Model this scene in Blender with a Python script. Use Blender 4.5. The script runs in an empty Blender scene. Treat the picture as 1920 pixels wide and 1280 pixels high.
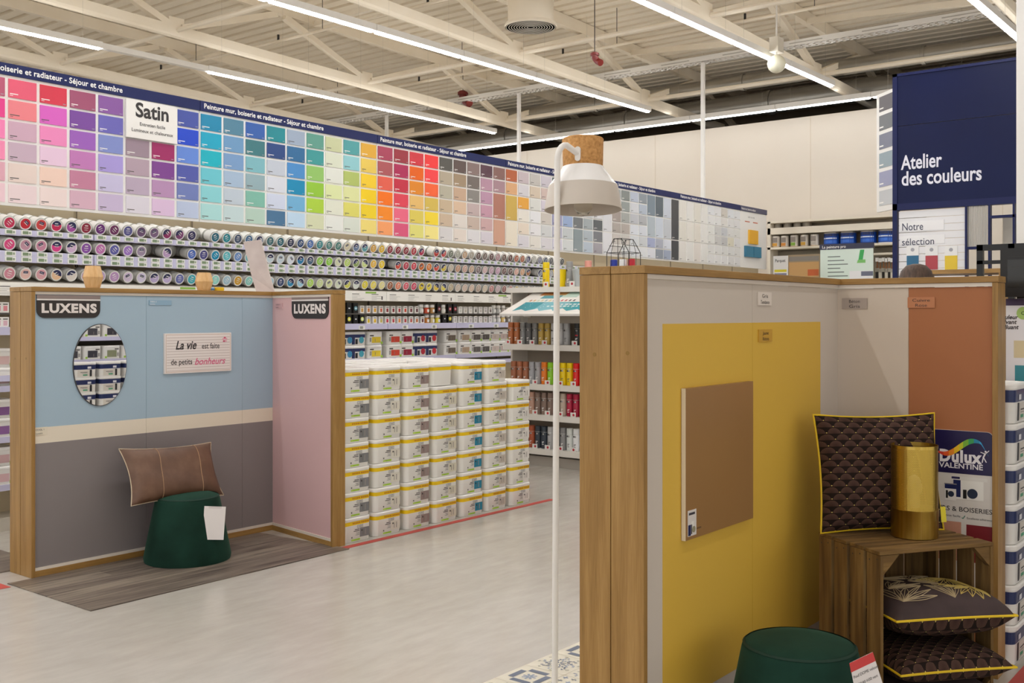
import bpy, bmesh, math, random
from mathutils import Matrix, Vector
random.seed(7)
R = math.radians
C = bpy.context.scene.collection

# ------------------------------------------------------------------ camera, light, exposure
H = 1.45                       # eye height (m)
F = 1967.0                     # focal length in pixels of the 1920 x 1280 frame
TH = R(38.4)                   # camera heading against the X axis
CT, ST = math.cos(TH), math.sin(TH)
cd = bpy.data.cameras.new('camera'); cam = bpy.data.objects.new('camera', cd); C.objects.link(cam)
cam.location = (0, 0, H); cam.rotation_euler = (R(90), 0, TH - R(90))
cd.sensor_width = 36; cd.lens = F / 1920 * 36; cd.shift_y = -50 / 1920
cd.clip_start = .05; cd.clip_end = 200
sc = bpy.context.scene
sc.camera = cam
vs = sc.view_settings
vs.view_transform = 'Standard'; vs.look = 'None'; vs.gamma = 1; vs.use_curve_mapping = False
vs.exposure = 0.68
w = bpy.data.worlds.new('store_air'); sc.world = w; w.use_nodes = True
w.node_tree.nodes['Background'].inputs[0].default_value = (1.0, .985, .97, 1)
w.node_tree.nodes['Background'].inputs[1].default_value = .7
TUBE = 33.0                    # strength of the light strips
try:
    sc.cycles.max_bounces = 8; sc.cycles.diffuse_bounces = 5
    sc.cycles.use_denoising = True
    sc.cycles.sample_clamp_indirect = 8
except Exception:
    pass

# ------------------------------------------------------------------ where a point of a known plane lies
def P_Y(px, Y):                # X and depth of image column px on the plane Y
    k = (px - 960) / F
    dx, dy = CT + ST * k, ST - CT * k
    d = Y / dy
    return d * dx, d
def P_X(px, X):
    k = (px - 960) / F
    dx, dy = CT + ST * k, ST - CT * k
    d = X / dx
    return d * dy, d
DEL = R(1.25)                  # the chart wall stands turned by this much against the X axis
CT2, ST2 = math.cos(TH - DEL), math.sin(TH - DEL)
def P_G(px, Y):
    k = (px - 960) / F
    dx, dy = CT2 + ST2 * k, ST2 - CT2 * k
    d = Y / dy
    return d * dx, d
gondola = []
def Zat(py, d): return H + (590 - py) * d / F
def P_D(px, d):
    u = (px - 960) / F * d
    return CT * d + ST * u, ST * d - CT * u

# ------------------------------------------------------------------ materials
_m = {}
def lin(h):
    h = h.lstrip('#'); o = []
    for i in (0, 2, 4):
        c = int(h[i:i+2], 16) / 255
        o.append(c / 12.92 if c <= .04045 else ((c + .055) / 1.055) ** 2.4)
    return (*o, 1)
def new_mat(name):
    m = bpy.data.materials.new(name); m.use_nodes = True
    return m, m.node_tree, m.node_tree.nodes['Principled BSDF']
def M(h, rough=.5, metal=0., spec=.5, tag=''):
    k = (h, rough, metal, spec)
    if k not in _m:
        m, nt, b = new_mat('paint_' + h)
        b.inputs['Base Color'].default_value = lin(h)
        b.inputs['Roughness'].default_value = rough
        b.inputs['Metallic'].default_value = metal
        b.inputs['Specular IOR Level'].default_value = spec
        _m[k] = m
    return _m[k]
def node(nt, t, **kw):
    n = nt.nodes.new(t)
    for k, v in kw.items():
        if k.startswith('i_'):
            n.inputs[int(k[2:]) if k[2:].isdigit() else k[2:]].default_value = v
        else: setattr(n, k, v)
    return n
def ramp(nt, stops, interp='LINEAR'):
    n = nt.nodes.new('ShaderNodeValToRGB'); r = n.color_ramp; r.interpolation = interp
    while len(r.elements) < len(stops): r.elements.new(.5)
    for e, (p, c) in zip(r.elements, stops): e.position = p; e.color = lin(c) if isinstance(c, str) else c
    return n
def coords(nt, scale=(1, 1, 1), kind='Object'):
    t = node(nt, 'ShaderNodeTexCoord'); mp = node(nt, 'ShaderNodeMapping')
    mp.inputs['Scale'].default_value = scale
    nt.links.new(t.outputs[kind], mp.inputs['Vector'])
    return mp.outputs[0]
def noisy(name, stops, scale, nscale=1., rough=.5, detail=4, bump=0., spec=.5, kind='Object', metal=0):
    m, nt, b = new_mat(name); L = nt.links.new
    v = coords(nt, scale, kind)
    n = node(nt, 'ShaderNodeTexNoise'); n.inputs['Scale'].default_value = nscale; n.inputs['Detail'].default_value = detail
    L(v, n.inputs['Vector'])
    r = ramp(nt, stops); L(n.outputs['Fac'], r.inputs[0]); L(r.outputs[0], b.inputs['Base Color'])
    b.inputs['Roughness'].default_value = rough; b.inputs['Specular IOR Level'].default_value = spec
    b.inputs['Metallic'].default_value = metal
    if bump:
        bp = node(nt, 'ShaderNodeBump'); bp.inputs['Strength'].default_value = bump; bp.inputs['Distance'].default_value = .01
        L(n.outputs['Fac'], bp.inputs['Height']); L(bp.outputs[0], b.inputs['Normal'])
    return m
def oak(name, axis):
    m, nt, b = new_mat(name); L = nt.links.new
    s = {'z': (14, 14, .7), 'x': (.7, 14, 14), 'y': (14, .7, 14)}[axis]
    v = coords(nt, s)
    n = node(nt, 'ShaderNodeTexNoise'); n.inputs['Scale'].default_value = 2.2; n.inputs['Detail'].default_value = 7
    n.inputs['Distortion'].default_value = .6; L(v, n.inputs['Vector'])
    v2 = coords(nt, tuple(q * 5 for q in s))
    n2 = node(nt, 'ShaderNodeTexNoise'); n2.inputs['Scale'].default_value = 3; n2.inputs['Detail'].default_value = 3; L(v2, n2.inputs['Vector'])
    mx = node(nt, 'ShaderNodeMath', operation='ADD'); mu = node(nt, 'ShaderNodeMath', operation='MULTIPLY'); mu.inputs[1].default_value = .5
    L(n2.outputs['Fac'], mu.inputs[0]); L(n.outputs['Fac'], mx.inputs[0]); L(mu.outputs[0], mx.inputs[1])
    r = ramp(nt, [(.45, '86632F'), (.72, '9A743C'), (1.0, 'AC864C')]); L(mx.outputs[0], r.inputs[0])
    L(r.outputs[0], b.inputs['Base Color']); b.inputs['Roughness'].default_value = .45
    return m
OAKZ, OAKX, OAKY = oak('oak_upright', 'z'), oak('oak_along_x', 'x'), oak('oak_along_y', 'y')
def emit(name, col, s):
    m = bpy.data.materials.new(name); m.use_nodes = True; nt = m.node_tree
    nt.nodes.remove(nt.nodes['Principled BSDF'])
    e = node(nt, 'ShaderNodeEmission'); e.inputs[0].default_value = col; e.inputs[1].default_value = s
    nt.links.new(e.outputs[0], nt.nodes['Material Output'].inputs[0]); return m
WHITE = M('ECE9E4', .4); STEEL = M('E6E2DA', .4); NAVY = M('1E2656', .5, 0, .25); DARK = M('262220', .5); CREAMSTEEL = M('E4DAC8', .45)
LAV = M('CBC9E4', .3); TINGREY = M('B4B4AE', .3, .6); BLACK = M('141414', .4)
LETTERW = M('F2F0EC', .5); LETTERD = M('2C2828', .5)
WALLTUBE = emit('wall_light_strip', (.97, .985, 1, 1), 9)
TUBEM = emit('light_strip', (.97, .985, 1, 1), TUBE)
UPM = emit('added_top_glow', (1, .98, .95, 1), 3.4)  # upward glow added to brighten the roof deck

# ------------------------------------------------------------------ mesh helpers
class MB:
    def __init__(s): s.v = []; s.f = []; s.m = []; s.mats = []; s.uv = {}
    def mi(s, m):
        if m not in s.mats: s.mats.append(m)
        return s.mats.index(m)
    def face(s, pts, m, uvs=None):
        i = len(s.v); s.v += [tuple(p) for p in pts]; s.f.append(tuple(range(i, i + len(pts)))); s.m.append(s.mi(m))
        if uvs: s.uv[len(s.f) - 1] = uvs
        return s
    def box(s, x0, x1, y0, y1, z0, z1, m):
        i = len(s.v); k = s.mi(m)
        s.v += [(x, y, z) for z in (z0, z1) for y in (y0, y1) for x in (x0, x1)]
        for q in ((0, 2, 3, 1), (4, 5, 7, 6), (0, 1, 5, 4), (2, 6, 7, 3), (0, 4, 6, 2), (1, 3, 7, 5)):
            s.f.append(tuple(i + a for a in q)); s.m.append(k)
        return s
    def loops(s, loops, m, cap0=True, cap1=True, closed=True):
        k = s.mi(m) if not isinstance(m, list) else None
        base = len(s.v); n = len(loops[0])
        for l in loops: s.v += [tuple(p) for p in l]
        for a in range(len(loops) - 1):
            kk = k if k is not None else s.mi(m[a])
            for j in range(n if closed else n - 1):
                j2 = (j + 1) % n
                s.f.append((base + a*n + j, base + a*n + j2, base + (a+1)*n + j2, base + (a+1)*n + j)); s.m.append(kk)
        k0 = k if k is not None else s.mi(m[0]); k1 = k if k is not None else s.mi(m[-1])
        if cap0: s.f.append(tuple(base + j for j in reversed(range(n)))); s.m.append(k0)
        if cap1: s.f.append(tuple(base + (len(loops)-1)*n + j for j in range(n))); s.m.append(k1)
        return s
    def lathe(s, prof, m, n=24, c=(0, 0, 0), cap0=True, cap1=True, axis='z'):
        ls = []
        for r, z in prof:
            l = []
            for j in range(n):
                a = 2 * math.pi * j / n; x, y = r * math.cos(a), r * math.sin(a)
                p = (x, y, z) if axis == 'z' else ((x, -z, y) if axis == 'y' else (z, x, y))
                l.append((p[0] + c[0], p[1] + c[1], p[2] + c[2]))
            ls.append(l)
        return s.loops(ls, m, cap0, cap1)
    def bar(s, a, b, r, m, n=8, r2=None):
        return s.tube([a, b], r, m, n)
    def beam(s, a, b, w, h, m):
        a, b = Vector(a), Vector(b); t = (b - a).normalized()
        up = Vector((0, 0, 1)) if abs(t.z) < .95 else Vector((1, 0, 0))
        sx = t.cross(up).normalized() * (w / 2); sy = sx.cross(t).normalized() * (h / 2)
        return s.loops([[p + sx + sy, p - sx + sy, p - sx - sy, p + sx - sy] for p in (a, b)], m)
    def tube(s, path, r, m, n=8, closed=False):
        P = [Vector(p) for p in path]; ls = []; prev = None
        N = len(P)
        for i, p in enumerate(P):
            a = P[(i - 1) % N] if (closed or i) else P[0]; b = P[(i + 1) % N] if (closed or i < N - 1) else P[-1]
            t = (b - a).normalized()
            if prev is None:
                up = Vector((0, 0, 1)) if abs(t.z) < .9 else Vector((1, 0, 0)); nx = t.cross(up).normalized()
            else:
                nx = (prev - t * prev.dot(t)).normalized()
            prev = nx; ny = t.cross(nx)
            rr = r[i] if isinstance(r, (list, tuple)) else r
            ls.append([p + nx * rr * math.cos(2*math.pi*j/n) + ny * rr * math.sin(2*math.pi*j/n) for j in range(n)])
        if closed: ls.append(ls[0]); return s.loops(ls, m, False, False)
        return s.loops(ls, m)
    def prism(s, poly, y0, y1, m):        # outline in x,z extruded along y
        return s.loops([[(x, y0, z) for x, z in poly], [(x, y1, z) for x, z in poly]], m)
    def panel(s, x0, x1, z0, z1, y, m):   # flat print facing -y
        return s.face([(x0, y, z0), (x1, y, z0), (x1, y, z1), (x0, y, z1)], m)
    def text(s, body, x, z, size, y, m, bold=0., align='LEFT', shear=0., sx=1., mat4=None, fit=None, sp=1.):
        vv, ff = text_mesh(body, bold, align, shear, sp)
        if fit: sx = fit / ((max(p[0] for p in vv) - min(p[0] for p in vv)) * size)
        i = len(s.v); k = s.mi(m)
        pts = [(x + a * size * sx, y, z + b * size) for a, b in vv]
        if mat4 is not None: pts = [tuple(mat4 @ Vector(p)) for p in pts]
        s.v += pts
        for f in ff: s.f.append(tuple(i + q for q in f)); s.m.append(k)
        return s
    def build(s, name, parent=None, smooth=False, bevel=0., loc=None, mesh=None):
        me = bpy.data.meshes.new(name); me.from_pydata([tuple(p) for p in s.v], [], s.f)
        for m in s.mats: me.materials.append(m)
        me.polygons.foreach_set('material_index', s.m)
        if s.uv:
            ul = me.uv_layers.new(name='UVMap')
            for fi, uvs in s.uv.items():
                for li, uv in zip(me.polygons[fi].loop_indices, uvs): ul.data[li].uv = uv
        if smooth:
            me.polygons.foreach_set('use_smooth', [True] * len(me.polygons))
            me.set_sharp_from_angle(angle=R(38))
        me.update()
        o = bpy.data.objects.new(name, me); C.objects.link(o)
        if parent: o.parent = parent
        if loc: o.location = loc
        if bevel:
            b = o.modifiers.new('edge', 'BEVEL'); b.width = bevel; b.segments = 2; b.limit_method = 'ANGLE'
        return o
_tx = {}
def text_mesh(body, bold, align, shear, sp=1.):
    k = (body, bold, align, shear, sp)
    if k not in _tx:
        cu = bpy.data.curves.new('glyphs', 'FONT'); cu.body = body; cu.size = 1; cu.align_x = align; cu.offset = bold; cu.shear = shear; cu.space_character = sp
        cu.resolution_u = 3
        o = bpy.data.objects.new('glyphs', cu); C.objects.link(o)
        dg = bpy.context.evaluated_depsgraph_get(); dg.update()
        me = o.evaluated_get(dg).to_mesh()
        _tx[k] = ([(v.co.x, v.co.y) for v in me.vertices], [tuple(p.vertices) for p in me.polygons])
        o.evaluated_get(dg).to_mesh_clear()
        bpy.data.objects.remove(o); bpy.data.curves.remove(cu)
    return _tx[k]
def tag(o, label, cat, group=None, kind=None):
    o['label'] = label; o['category'] = cat
    if group: o['group'] = group
    if kind: o['kind'] = kind
    return o
def thing(name, label, cat, loc=(0, 0, 0), rz=0., group=None):
    o = bpy.data.objects.new(name, None); C.objects.link(o); o.empty_display_size = .1
    o.location = loc; o.rotation_euler = (0, 0, rz)
    return tag(o, label, cat, group)
def struct(o): o['kind'] = 'structure'; return o
def dup(o, parent=None):
    c = o.copy(); C.objects.link(c); c.parent = parent
    for ch in o.children: dup(ch, c)
    return c
FX = R(-90)                    # turns a thing that faces -Y so that it faces -X
ORD = ['zeroth'] + 'first second third fourth fifth sixth seventh eighth ninth tenth eleventh twelfth thirteenth fourteenth fifteenth sixteenth seventeenth eighteenth nineteenth'.split()
def nth(n):
    if n < 20: return ORD[n]
    t = {2: 'twenty', 3: 'thirty', 4: 'forty', 5: 'fifty', 6: 'sixty', 7: 'seventy'}[n // 10]
    return (t[:-1] + 'ieth') if n % 10 == 0 else t + '-' + ORD[n % 10]
def cword(h):
    import colorsys
    r, g, b = (int(h[i:i+2], 16) / 255 for i in (0, 2, 4)); hh, s, v = colorsys.rgb_to_hsv(r, g, b); hh *= 360
    if v < .25: return 'black'
    if s < .09: return 'white' if v > .85 else ('pale grey' if v > .65 else 'grey')
    if s < .22 and v > .75: return 'pale pink' if hh < 15 or hh > 300 else ('cream' if hh < 70 else ('pale green' if hh < 160 else ('pale blue' if hh < 240 else 'pale lilac')))
    if hh < 12 or hh > 345: return 'red' if s > .6 else ('pink' if v > .7 else 'dark red')
    if hh < 40: return 'orange' if s > .65 and v > .7 else ('tan' if v > .62 else 'brown')
    if hh < 65: return 'yellow' if v > .7 else 'olive'
    if hh < 150: return 'green'
    if hh < 198: return 'teal'
    if hh < 245: return 'blue' if v > .45 else 'navy'
    if hh < 300: return 'purple'
    return 'pink' if v > .65 else 'plum'

# ------------------------------------------------------------------ the setting
def floor_mat():
    m, nt, b = new_mat('polished_vinyl_floor'); L = nt.links.new
    v = coords(nt, (1.6, 5, 1))
    n = node(nt, 'ShaderNodeTexNoise'); n.inputs['Scale'].default_value = 2.6; n.inputs['Detail'].default_value = 9; n.inputs['Roughness'].default_value = .62
    L(v, n.inputs['Vector'])
    r = ramp(nt, [(.3, 'BEB9B1'), (.5, 'C3BEB7'), (.72, 'C9C4BD')]); L(n.outputs['Fac'], r.inputs[0])
    v2 = coords(nt, (1, 1, 1)); n2 = node(nt, 'ShaderNodeTexNoise'); n2.inputs['Scale'].default_value = .8; n2.inputs['Detail'].default_value = 3; L(v2, n2.inputs['Vector'])
    mx = node(nt, 'ShaderNodeMix', data_type='RGBA', blend_type='MULTIPLY'); mx.inputs[0].default_value = .5
    r2 = ramp(nt, [(.3, 'E2DED8'), (.7, 'FFFFFF')]); L(n2.outputs['Fac'], r2.inputs[0])
    L(r.outputs[0], mx.inputs[6]); L(r2.outputs[0], mx.inputs[7]); L(mx.outputs[2], b.inputs['Base Color'])
    rr = node(nt, 'ShaderNodeMapRange'); rr.inputs['To Min'].default_value = .14; rr.inputs['To Max'].default_value = .3
    L(n.outputs['Fac'], rr.inputs['Value']); L(rr.outputs[0], b.inputs['Roughness'])
    bp = node(nt, 'ShaderNodeBump'); bp.inputs['Strength'].default_value = .025; bp.inputs['Distance'].default_value = .004
    L(n.outputs['Fac'], bp.inputs['Height']); L(bp.outputs[0], b.inputs['Normal'])
    return m
struct(MB().box(-8, 22, -12, 30, -.1, 0, floor_mat()).build('floor'))
def roofz(X): return 6.15 - .028 * (X - 11)
deckm = noisy('white_steel_deck', [(.3, 'EADFCB'), (.7, 'F2E8D6')], (.5, .1, 1), 3, .55)
mb = MB(); x = -8.; prof = []
while x < 22:
    for dx, dz in ((0, 0), (.155, 0), (.17, .085), (.225, .085), (.24, 0)):
        if dx < .24: prof.append((x + dx, roofz(x + dx) + dz))
    x += .24
mb.loops([[(px, yy, pz) for px, pz in prof] for yy in (-12, 2, 9, 16, 30)], deckm, False, False, closed=False)
struct(mb.build('ceiling'))
WX = 16.9
wallm = noisy('cream_wall_panels', [(.3, 'DFD4C5'), (.7, 'E3D9CB')], (.3, .3, .3), 2, .6)
mb = MB().box(WX, WX + .1, -12, 30, 0, 4.78, wallm)
for yy in range(-11, 30, 3): mb.box(WX - .003, WX, yy, yy + .012, 0, 4.78, M('D6C8B4'))
struct(mb.build('wall_far'))
struct(MB().box(19.6, 19.7, -12, 30, 0, 7, M('6E6152', .8)).build('wall_behind_plenum'))
struct(MB().box(WX + .1, 19.6, -12, 30, 4.0, 4.1, M('6E6152', .8)).build('trim_plenum_floor'))

# ------------------------------------------------------------------ roof trusses, tie bars, pipes
TRM = noisy('cream_painted_steel', [(.3, 'EDE1CC'), (.7, 'F2E8D6')], (1, 1, 1), 2, .5)
trussY = [3.2, 6.37, 9.45, 12.6, 15.7, 18.8, 22.]
side_words = ['above the blue kiosk sign', 'over the wooden L-shaped partitions', 'over the round ceiling vent', 'above the colour chart boards', 'just behind the colour chart boards', 'second behind the colour chart boards', 'furthest behind the colour chart boards']
NX = [-2.35 + 3.6 * k for k in range(7)]
def botz(X): return roofz(X) - .86
for yi, Y in enumerate(trussY):
    t = thing('roof_truss', 'long cream steel roof truss with diagonal webs, ' + side_words[yi], 'roof truss', (0, Y, 0), 0, 'roof trusses')
    mb = MB().beam((-8, 0, botz(-8)), (18.5, 0, botz(18.5)), .1, .12, TRM)
    mb.tube([(-8, 0, botz(-8) - .06), (18.5, 0, botz(18.5) - .06)], .05, TRM, 10); mb.build('bottom_chord', t)
    MB().beam((-8, 0, roofz(-8) - .1), (19.6, 0, roofz(19.6) - .1), .1, .18, TRM).build('top_chord', t)
    for k, X in enumerate(NX):
        for sgn in (-1, 1):
            a = (X + .08 * sgn, 0, botz(X) + .05); b = (X + 1.72 * sgn, 0, roofz(X + 1.7 * sgn) - .2)
            MB().beam(a, b, .09, .09, TRM).build('web_diagonal', t)
        MB().box(X - .12, X + .12, -.012, .012, botz(X) - .1, botz(X) + .18, TRM).build('gusset_plate', t)
for k, X in enumerate([4.85, 8.45, 12.05, 15.65]):
    o = MB().tube([(X, -4, botz(X) - .0), (X, 26, botz(X))], .035, TRM, 8).build('tie_bar')
    tag(o, 'cream steel tie bar crossing all trusses, %s from the far wall' % nth(4 - k), 'tie bar', 'tie bars across the trusses')
for k, X in enumerate([6.6, 10.3, 13.4]):
    z = botz(X) + .3
    p = thing('sprinkler_pipe', 'thin cream sprinkler pipe under the roof deck, %s from the far wall' % nth(3 - k), 'pipe', (X, 0, z), 0, 'sprinkler pipes')
    MB().tube([(0, -4, 0), (0, 26, 0)], .022, TRM, 8).build('pipe_run', p)
    for yy in (2.5, 5.5, 8.6, 11.7, 14.8):
        MB().tube([(0, yy, 0), (0, yy, roofz(X) - z)], .005, DARK, 5).build('hanger_rod', p)
        MB().tube([(0, yy + 1, 0), (0, yy + 1, .1)], .018, DARK, 6).build('sprinkler_head', p)
# slanting braces between neighbouring trusses
n = 0
for yi in range(len(trussY) - 1):
    for X in (5.0, 9.4, 13.6):
        n += 1
        a = (X, trussY[yi] + .06, botz(X) + .05); b = (X + 1.5, trussY[yi + 1] - .08, roofz(X + 1.5) - .18)
        o = MB().beam(a, b, .08, .08, TRM).build('roof_brace')
        tag(o, 'cream roof brace, %s from the far wall, leaving the %s truss from the camera' % ({5.0: 'third', 9.4: 'second', 13.6: 'first'}[X], nth(yi + 1)), 'roof brace', 'slanting roof braces')
GALV = noisy('galvanised_steel', [(.3, '8C8880'), (.7, 'A8A49C')], (6, .5, 6), 2, .35, metal=.7)
for k, (X, z, r) in enumerate([(16.5, 5.42, .13), (17.6, 5.25, .2), (18.5, 5.5, .1)]):
    mb = MB().tube([(X, -6, z), (X, 28, z)], r, GALV if k < 2 else TRM, 16)
    for yy in range(-4, 27, 3): mb.tube([(X, yy, z), (X, yy + .06, z)], r * 1.12, GALV, 16)
    tag(mb.build('service_duct', smooth=True), ['slim grey pipe running in front of the dark gap over the far wall', 'fat grey metal duct in the dark gap above the far wall', 'cream pipe at the back of the dark gap above the far wall'][k], 'duct', 'ducts above the far wall')
RED = M('7E2620', .4)
for k, (px, X, z, lab) in enumerate([(868, 14.6, 5.3, 'red pipe elbow hanging in the roof over the middle colour charts'), (655, 14.6, 5.35, 'small red pipe cap near the roof, over the blue colour chart'), (1115, 10.6, 5.35, 'small red pipe hook on the roof deck beside the round vent')]):
    Y, d = P_X(px, X); s = 1 if k == 0 else .55
    z = Zat([188, 200, 113][k], d)
    mb = MB().tube([(0, 0, .17*s), (0, 0, .06*s), (.02, -.05*s, -.02*s), (0, -.16*s, -.08*s)], .075*s, RED, 10)
    mb.lathe([(.1*s, .1*s), (.1*s, .15*s)], RED, 12).tube([(0, 0, .1*s), (0, 0, max(.12*s, roofz(X) - z - .09))], .006, DARK, 6)
    tag(mb.build('pipe_elbow', loc=(X, Y, z), smooth=True), lab, 'pipe fitting')

# perforated cable tray across the hall
X = 14.6; zt = 5.36
t = thing('cable_tray', 'white perforated steel cable tray crossing the hall under the trusses', 'cable tray', (X, 0, zt))
mb = MB().box(-.11, -.105, -4, 24, 0, .08, WHITE).box(.105, .11, -4, 24, 0, .08, WHITE)
yy = -4.
while yy < 24:
    mb.box(-.105, .105, yy, yy + .06, 0, .004, WHITE); yy += .1
mb.box(-.105, -.075, -4, 24, 0, .004, WHITE).box(.075, .105, -4, 24, 0, .004, WHITE).box(-.01, .01, -4, 24, 0, .004, WHITE)
mb.build('perforated_channel', t)
mb = MB()
for k in range(26): mb.box(-.111, -.1105, -3.8 + k * 1.07, -3.8 + k * 1.07 + .5, .03, .045, M('B8B4AC'))
mb.build('side_slots', t)
for k, (px, ww) in enumerate([(1318, 'nearest the blue kiosk'), (973, 'above the brown colour chart'), (725, 'above the red colour chart')]):
    Y, d = P_X(px, X)
    tag(MB().box(-.028, .028, -.028, .028, 0, zt, WHITE).build('cable_post', loc=(X, Y, 0), bevel=.006), 'slim white cable post up to the tray, ' + ww, 'post', 'cable posts')
Y, d = P_X(1921, 9.0)
tag(MB().box(-.05, .05, -.05, .05, 0, roofz(9.), WHITE).build('cable_post', loc=(9.0, Y, 0), bevel=.006), 'white square post at the right end of the blue kiosk sign', 'post', 'cable posts')

# ------------------------------------------------------------------ light strips
def make_fixture(L, em=None):
    t = bpy.data.objects.new('light_strip', None); C.objects.link(t)
    mb = MB().loops([[(xx, y, z) for y, z in ((-.05, .0), (-.05, .08), (.05, .08), (.05, 0))] for xx in (.004, L - .004)], WHITE)
    mb.build('housing', t)
    MB().box(.02, L - .02, -.03, .03, .081, .084, UPM).build('added_uplight', t)  # glowing strip added on the housing to lighten the ceiling above
    mw = MB().tube([(.25, 0, .08), (.25, 0, 1.2)], .0013, M('B4AEA2'), 4).tube([(L - .25, 0, .08), (L - .25, 0, 1.2)], .0013, M('B4AEA2'), 4); mw.build('hanging_wires', t)
    MB().loops([[(xx, y, z) for y, z in ((-.026, -.001), (-.024, -.018), (.024, -.018), (.026, -.001))] for xx in (.03, L - .03)], em or TUBEM).build('diffuser', t)
    return t
SL = 1.59
fx = None; ZL = 4.85
rows = [(12.45, 'over the colour charts', 0), (9.12, 'between vent and colour charts', 1), (5.97, 'beside the white sensor ball', 2), (3.14, 'in front of the blue kiosk sign', 3), (.1, 'above the camera', 4)]
for Y, ww, ri in rows:
    for k in range(11):
        X1 = 15.2 - SL * k; X0 = X1 - SL
        if (ri == 0 and k == 4) or (ri == 4 and k % 2): continue
        u = ST * X1 - CT * Y; d = CT * X1 + ST * Y
        if fx is None: fx = make_fixture(SL); o = fx
        else: o = dup(fx)
        o.location = (X0, Y, ZL)
        lab = '%s lit light strip from the far wall, row %s' % (nth(k + 1), ww)
        vis = d > 1 and abs(u / d) < .5 and (590 - (ZL - H) * F / d) > 0
        if not vis: lab = 'lit white light strip above the top edge of the picture'
        tag(o, lab, 'ceiling light', 'rows of light strips')
    if ri < 5:
        for X in (14.6, 11.2, 7.8, 4.4):
            pass
if True:   # unlit gap of the first row
    o = MB().box(0, SL, -.045, .045, 0, .07, WHITE).build('blank_track', loc=(15.2 - SL * 5, 12.45, ZL))
    tag(o, 'unlit white track joining two lit strips over the colour charts', 'light track')
for k in range(9):
    Y1 = 18.5 - SL * k
    o = make_fixture(SL, WALLTUBE) if k == 0 else dup(fw0); fw0 = o if k == 0 else fw0; o.location = (16.35, Y1, ZL); o.rotation_euler = (0, 0, R(-90))
    tag(o, 'lit light strip along the far wall, %s from the hidden end' % nth(k + 1), 'ceiling light', 'light strips along the far wall')

# round air diffuser
X, Y = P_D(995, 13.7); zb = Zat(52, 13.7)
t = thing('air_diffuser', 'big round cream air vent with ringed grille under the roof', 'ceiling vent', (X, Y, zb))
MB().lathe([(.3, .04), (.3, roofz(X) - zb - .02)], TRM, 40, cap0=False).build('duct_collar', t, smooth=True)
MB().lathe([(.335, .0), (.345, .015), (.335, .05), (.3, .06)], TRM, 40, cap0=False, cap1=False).build('rim', t, smooth=True)
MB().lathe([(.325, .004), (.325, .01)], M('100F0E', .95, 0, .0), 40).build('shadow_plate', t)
mb = MB()
for k in range(9):
    r = .32 - k * .034
    mb.lathe([(r + .0045, .004), (r + .004, .001), (r - .004, .001), (r - .0045, .004)], M('CFC6B6', .4), 40, cap0=False, cap1=False)
mb.build('grille_rings', t, smooth=True)
X, Y = P_D(1456, 13.7); z = Zat(120, 13.7)
t = thing('sensor_ball', 'cream white ball hanging in front of a light strip', 'sensor', (X, Y, z))
mb = MB().lathe([(.118 * math.sin(math.pi * i / 14), -.118 * math.cos(math.pi * i / 14)) for i in range(1, 14)], M('E8E4CC', .35), 24); mb.build('ball', t, smooth=True)
MB().box(-.09, .09, -.06, .06, .15, .34, M('D8D0C0')).tube([(0, 0, .1), (0, 0, .9)], .012, STEEL, 6).build('bracket', t)

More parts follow.
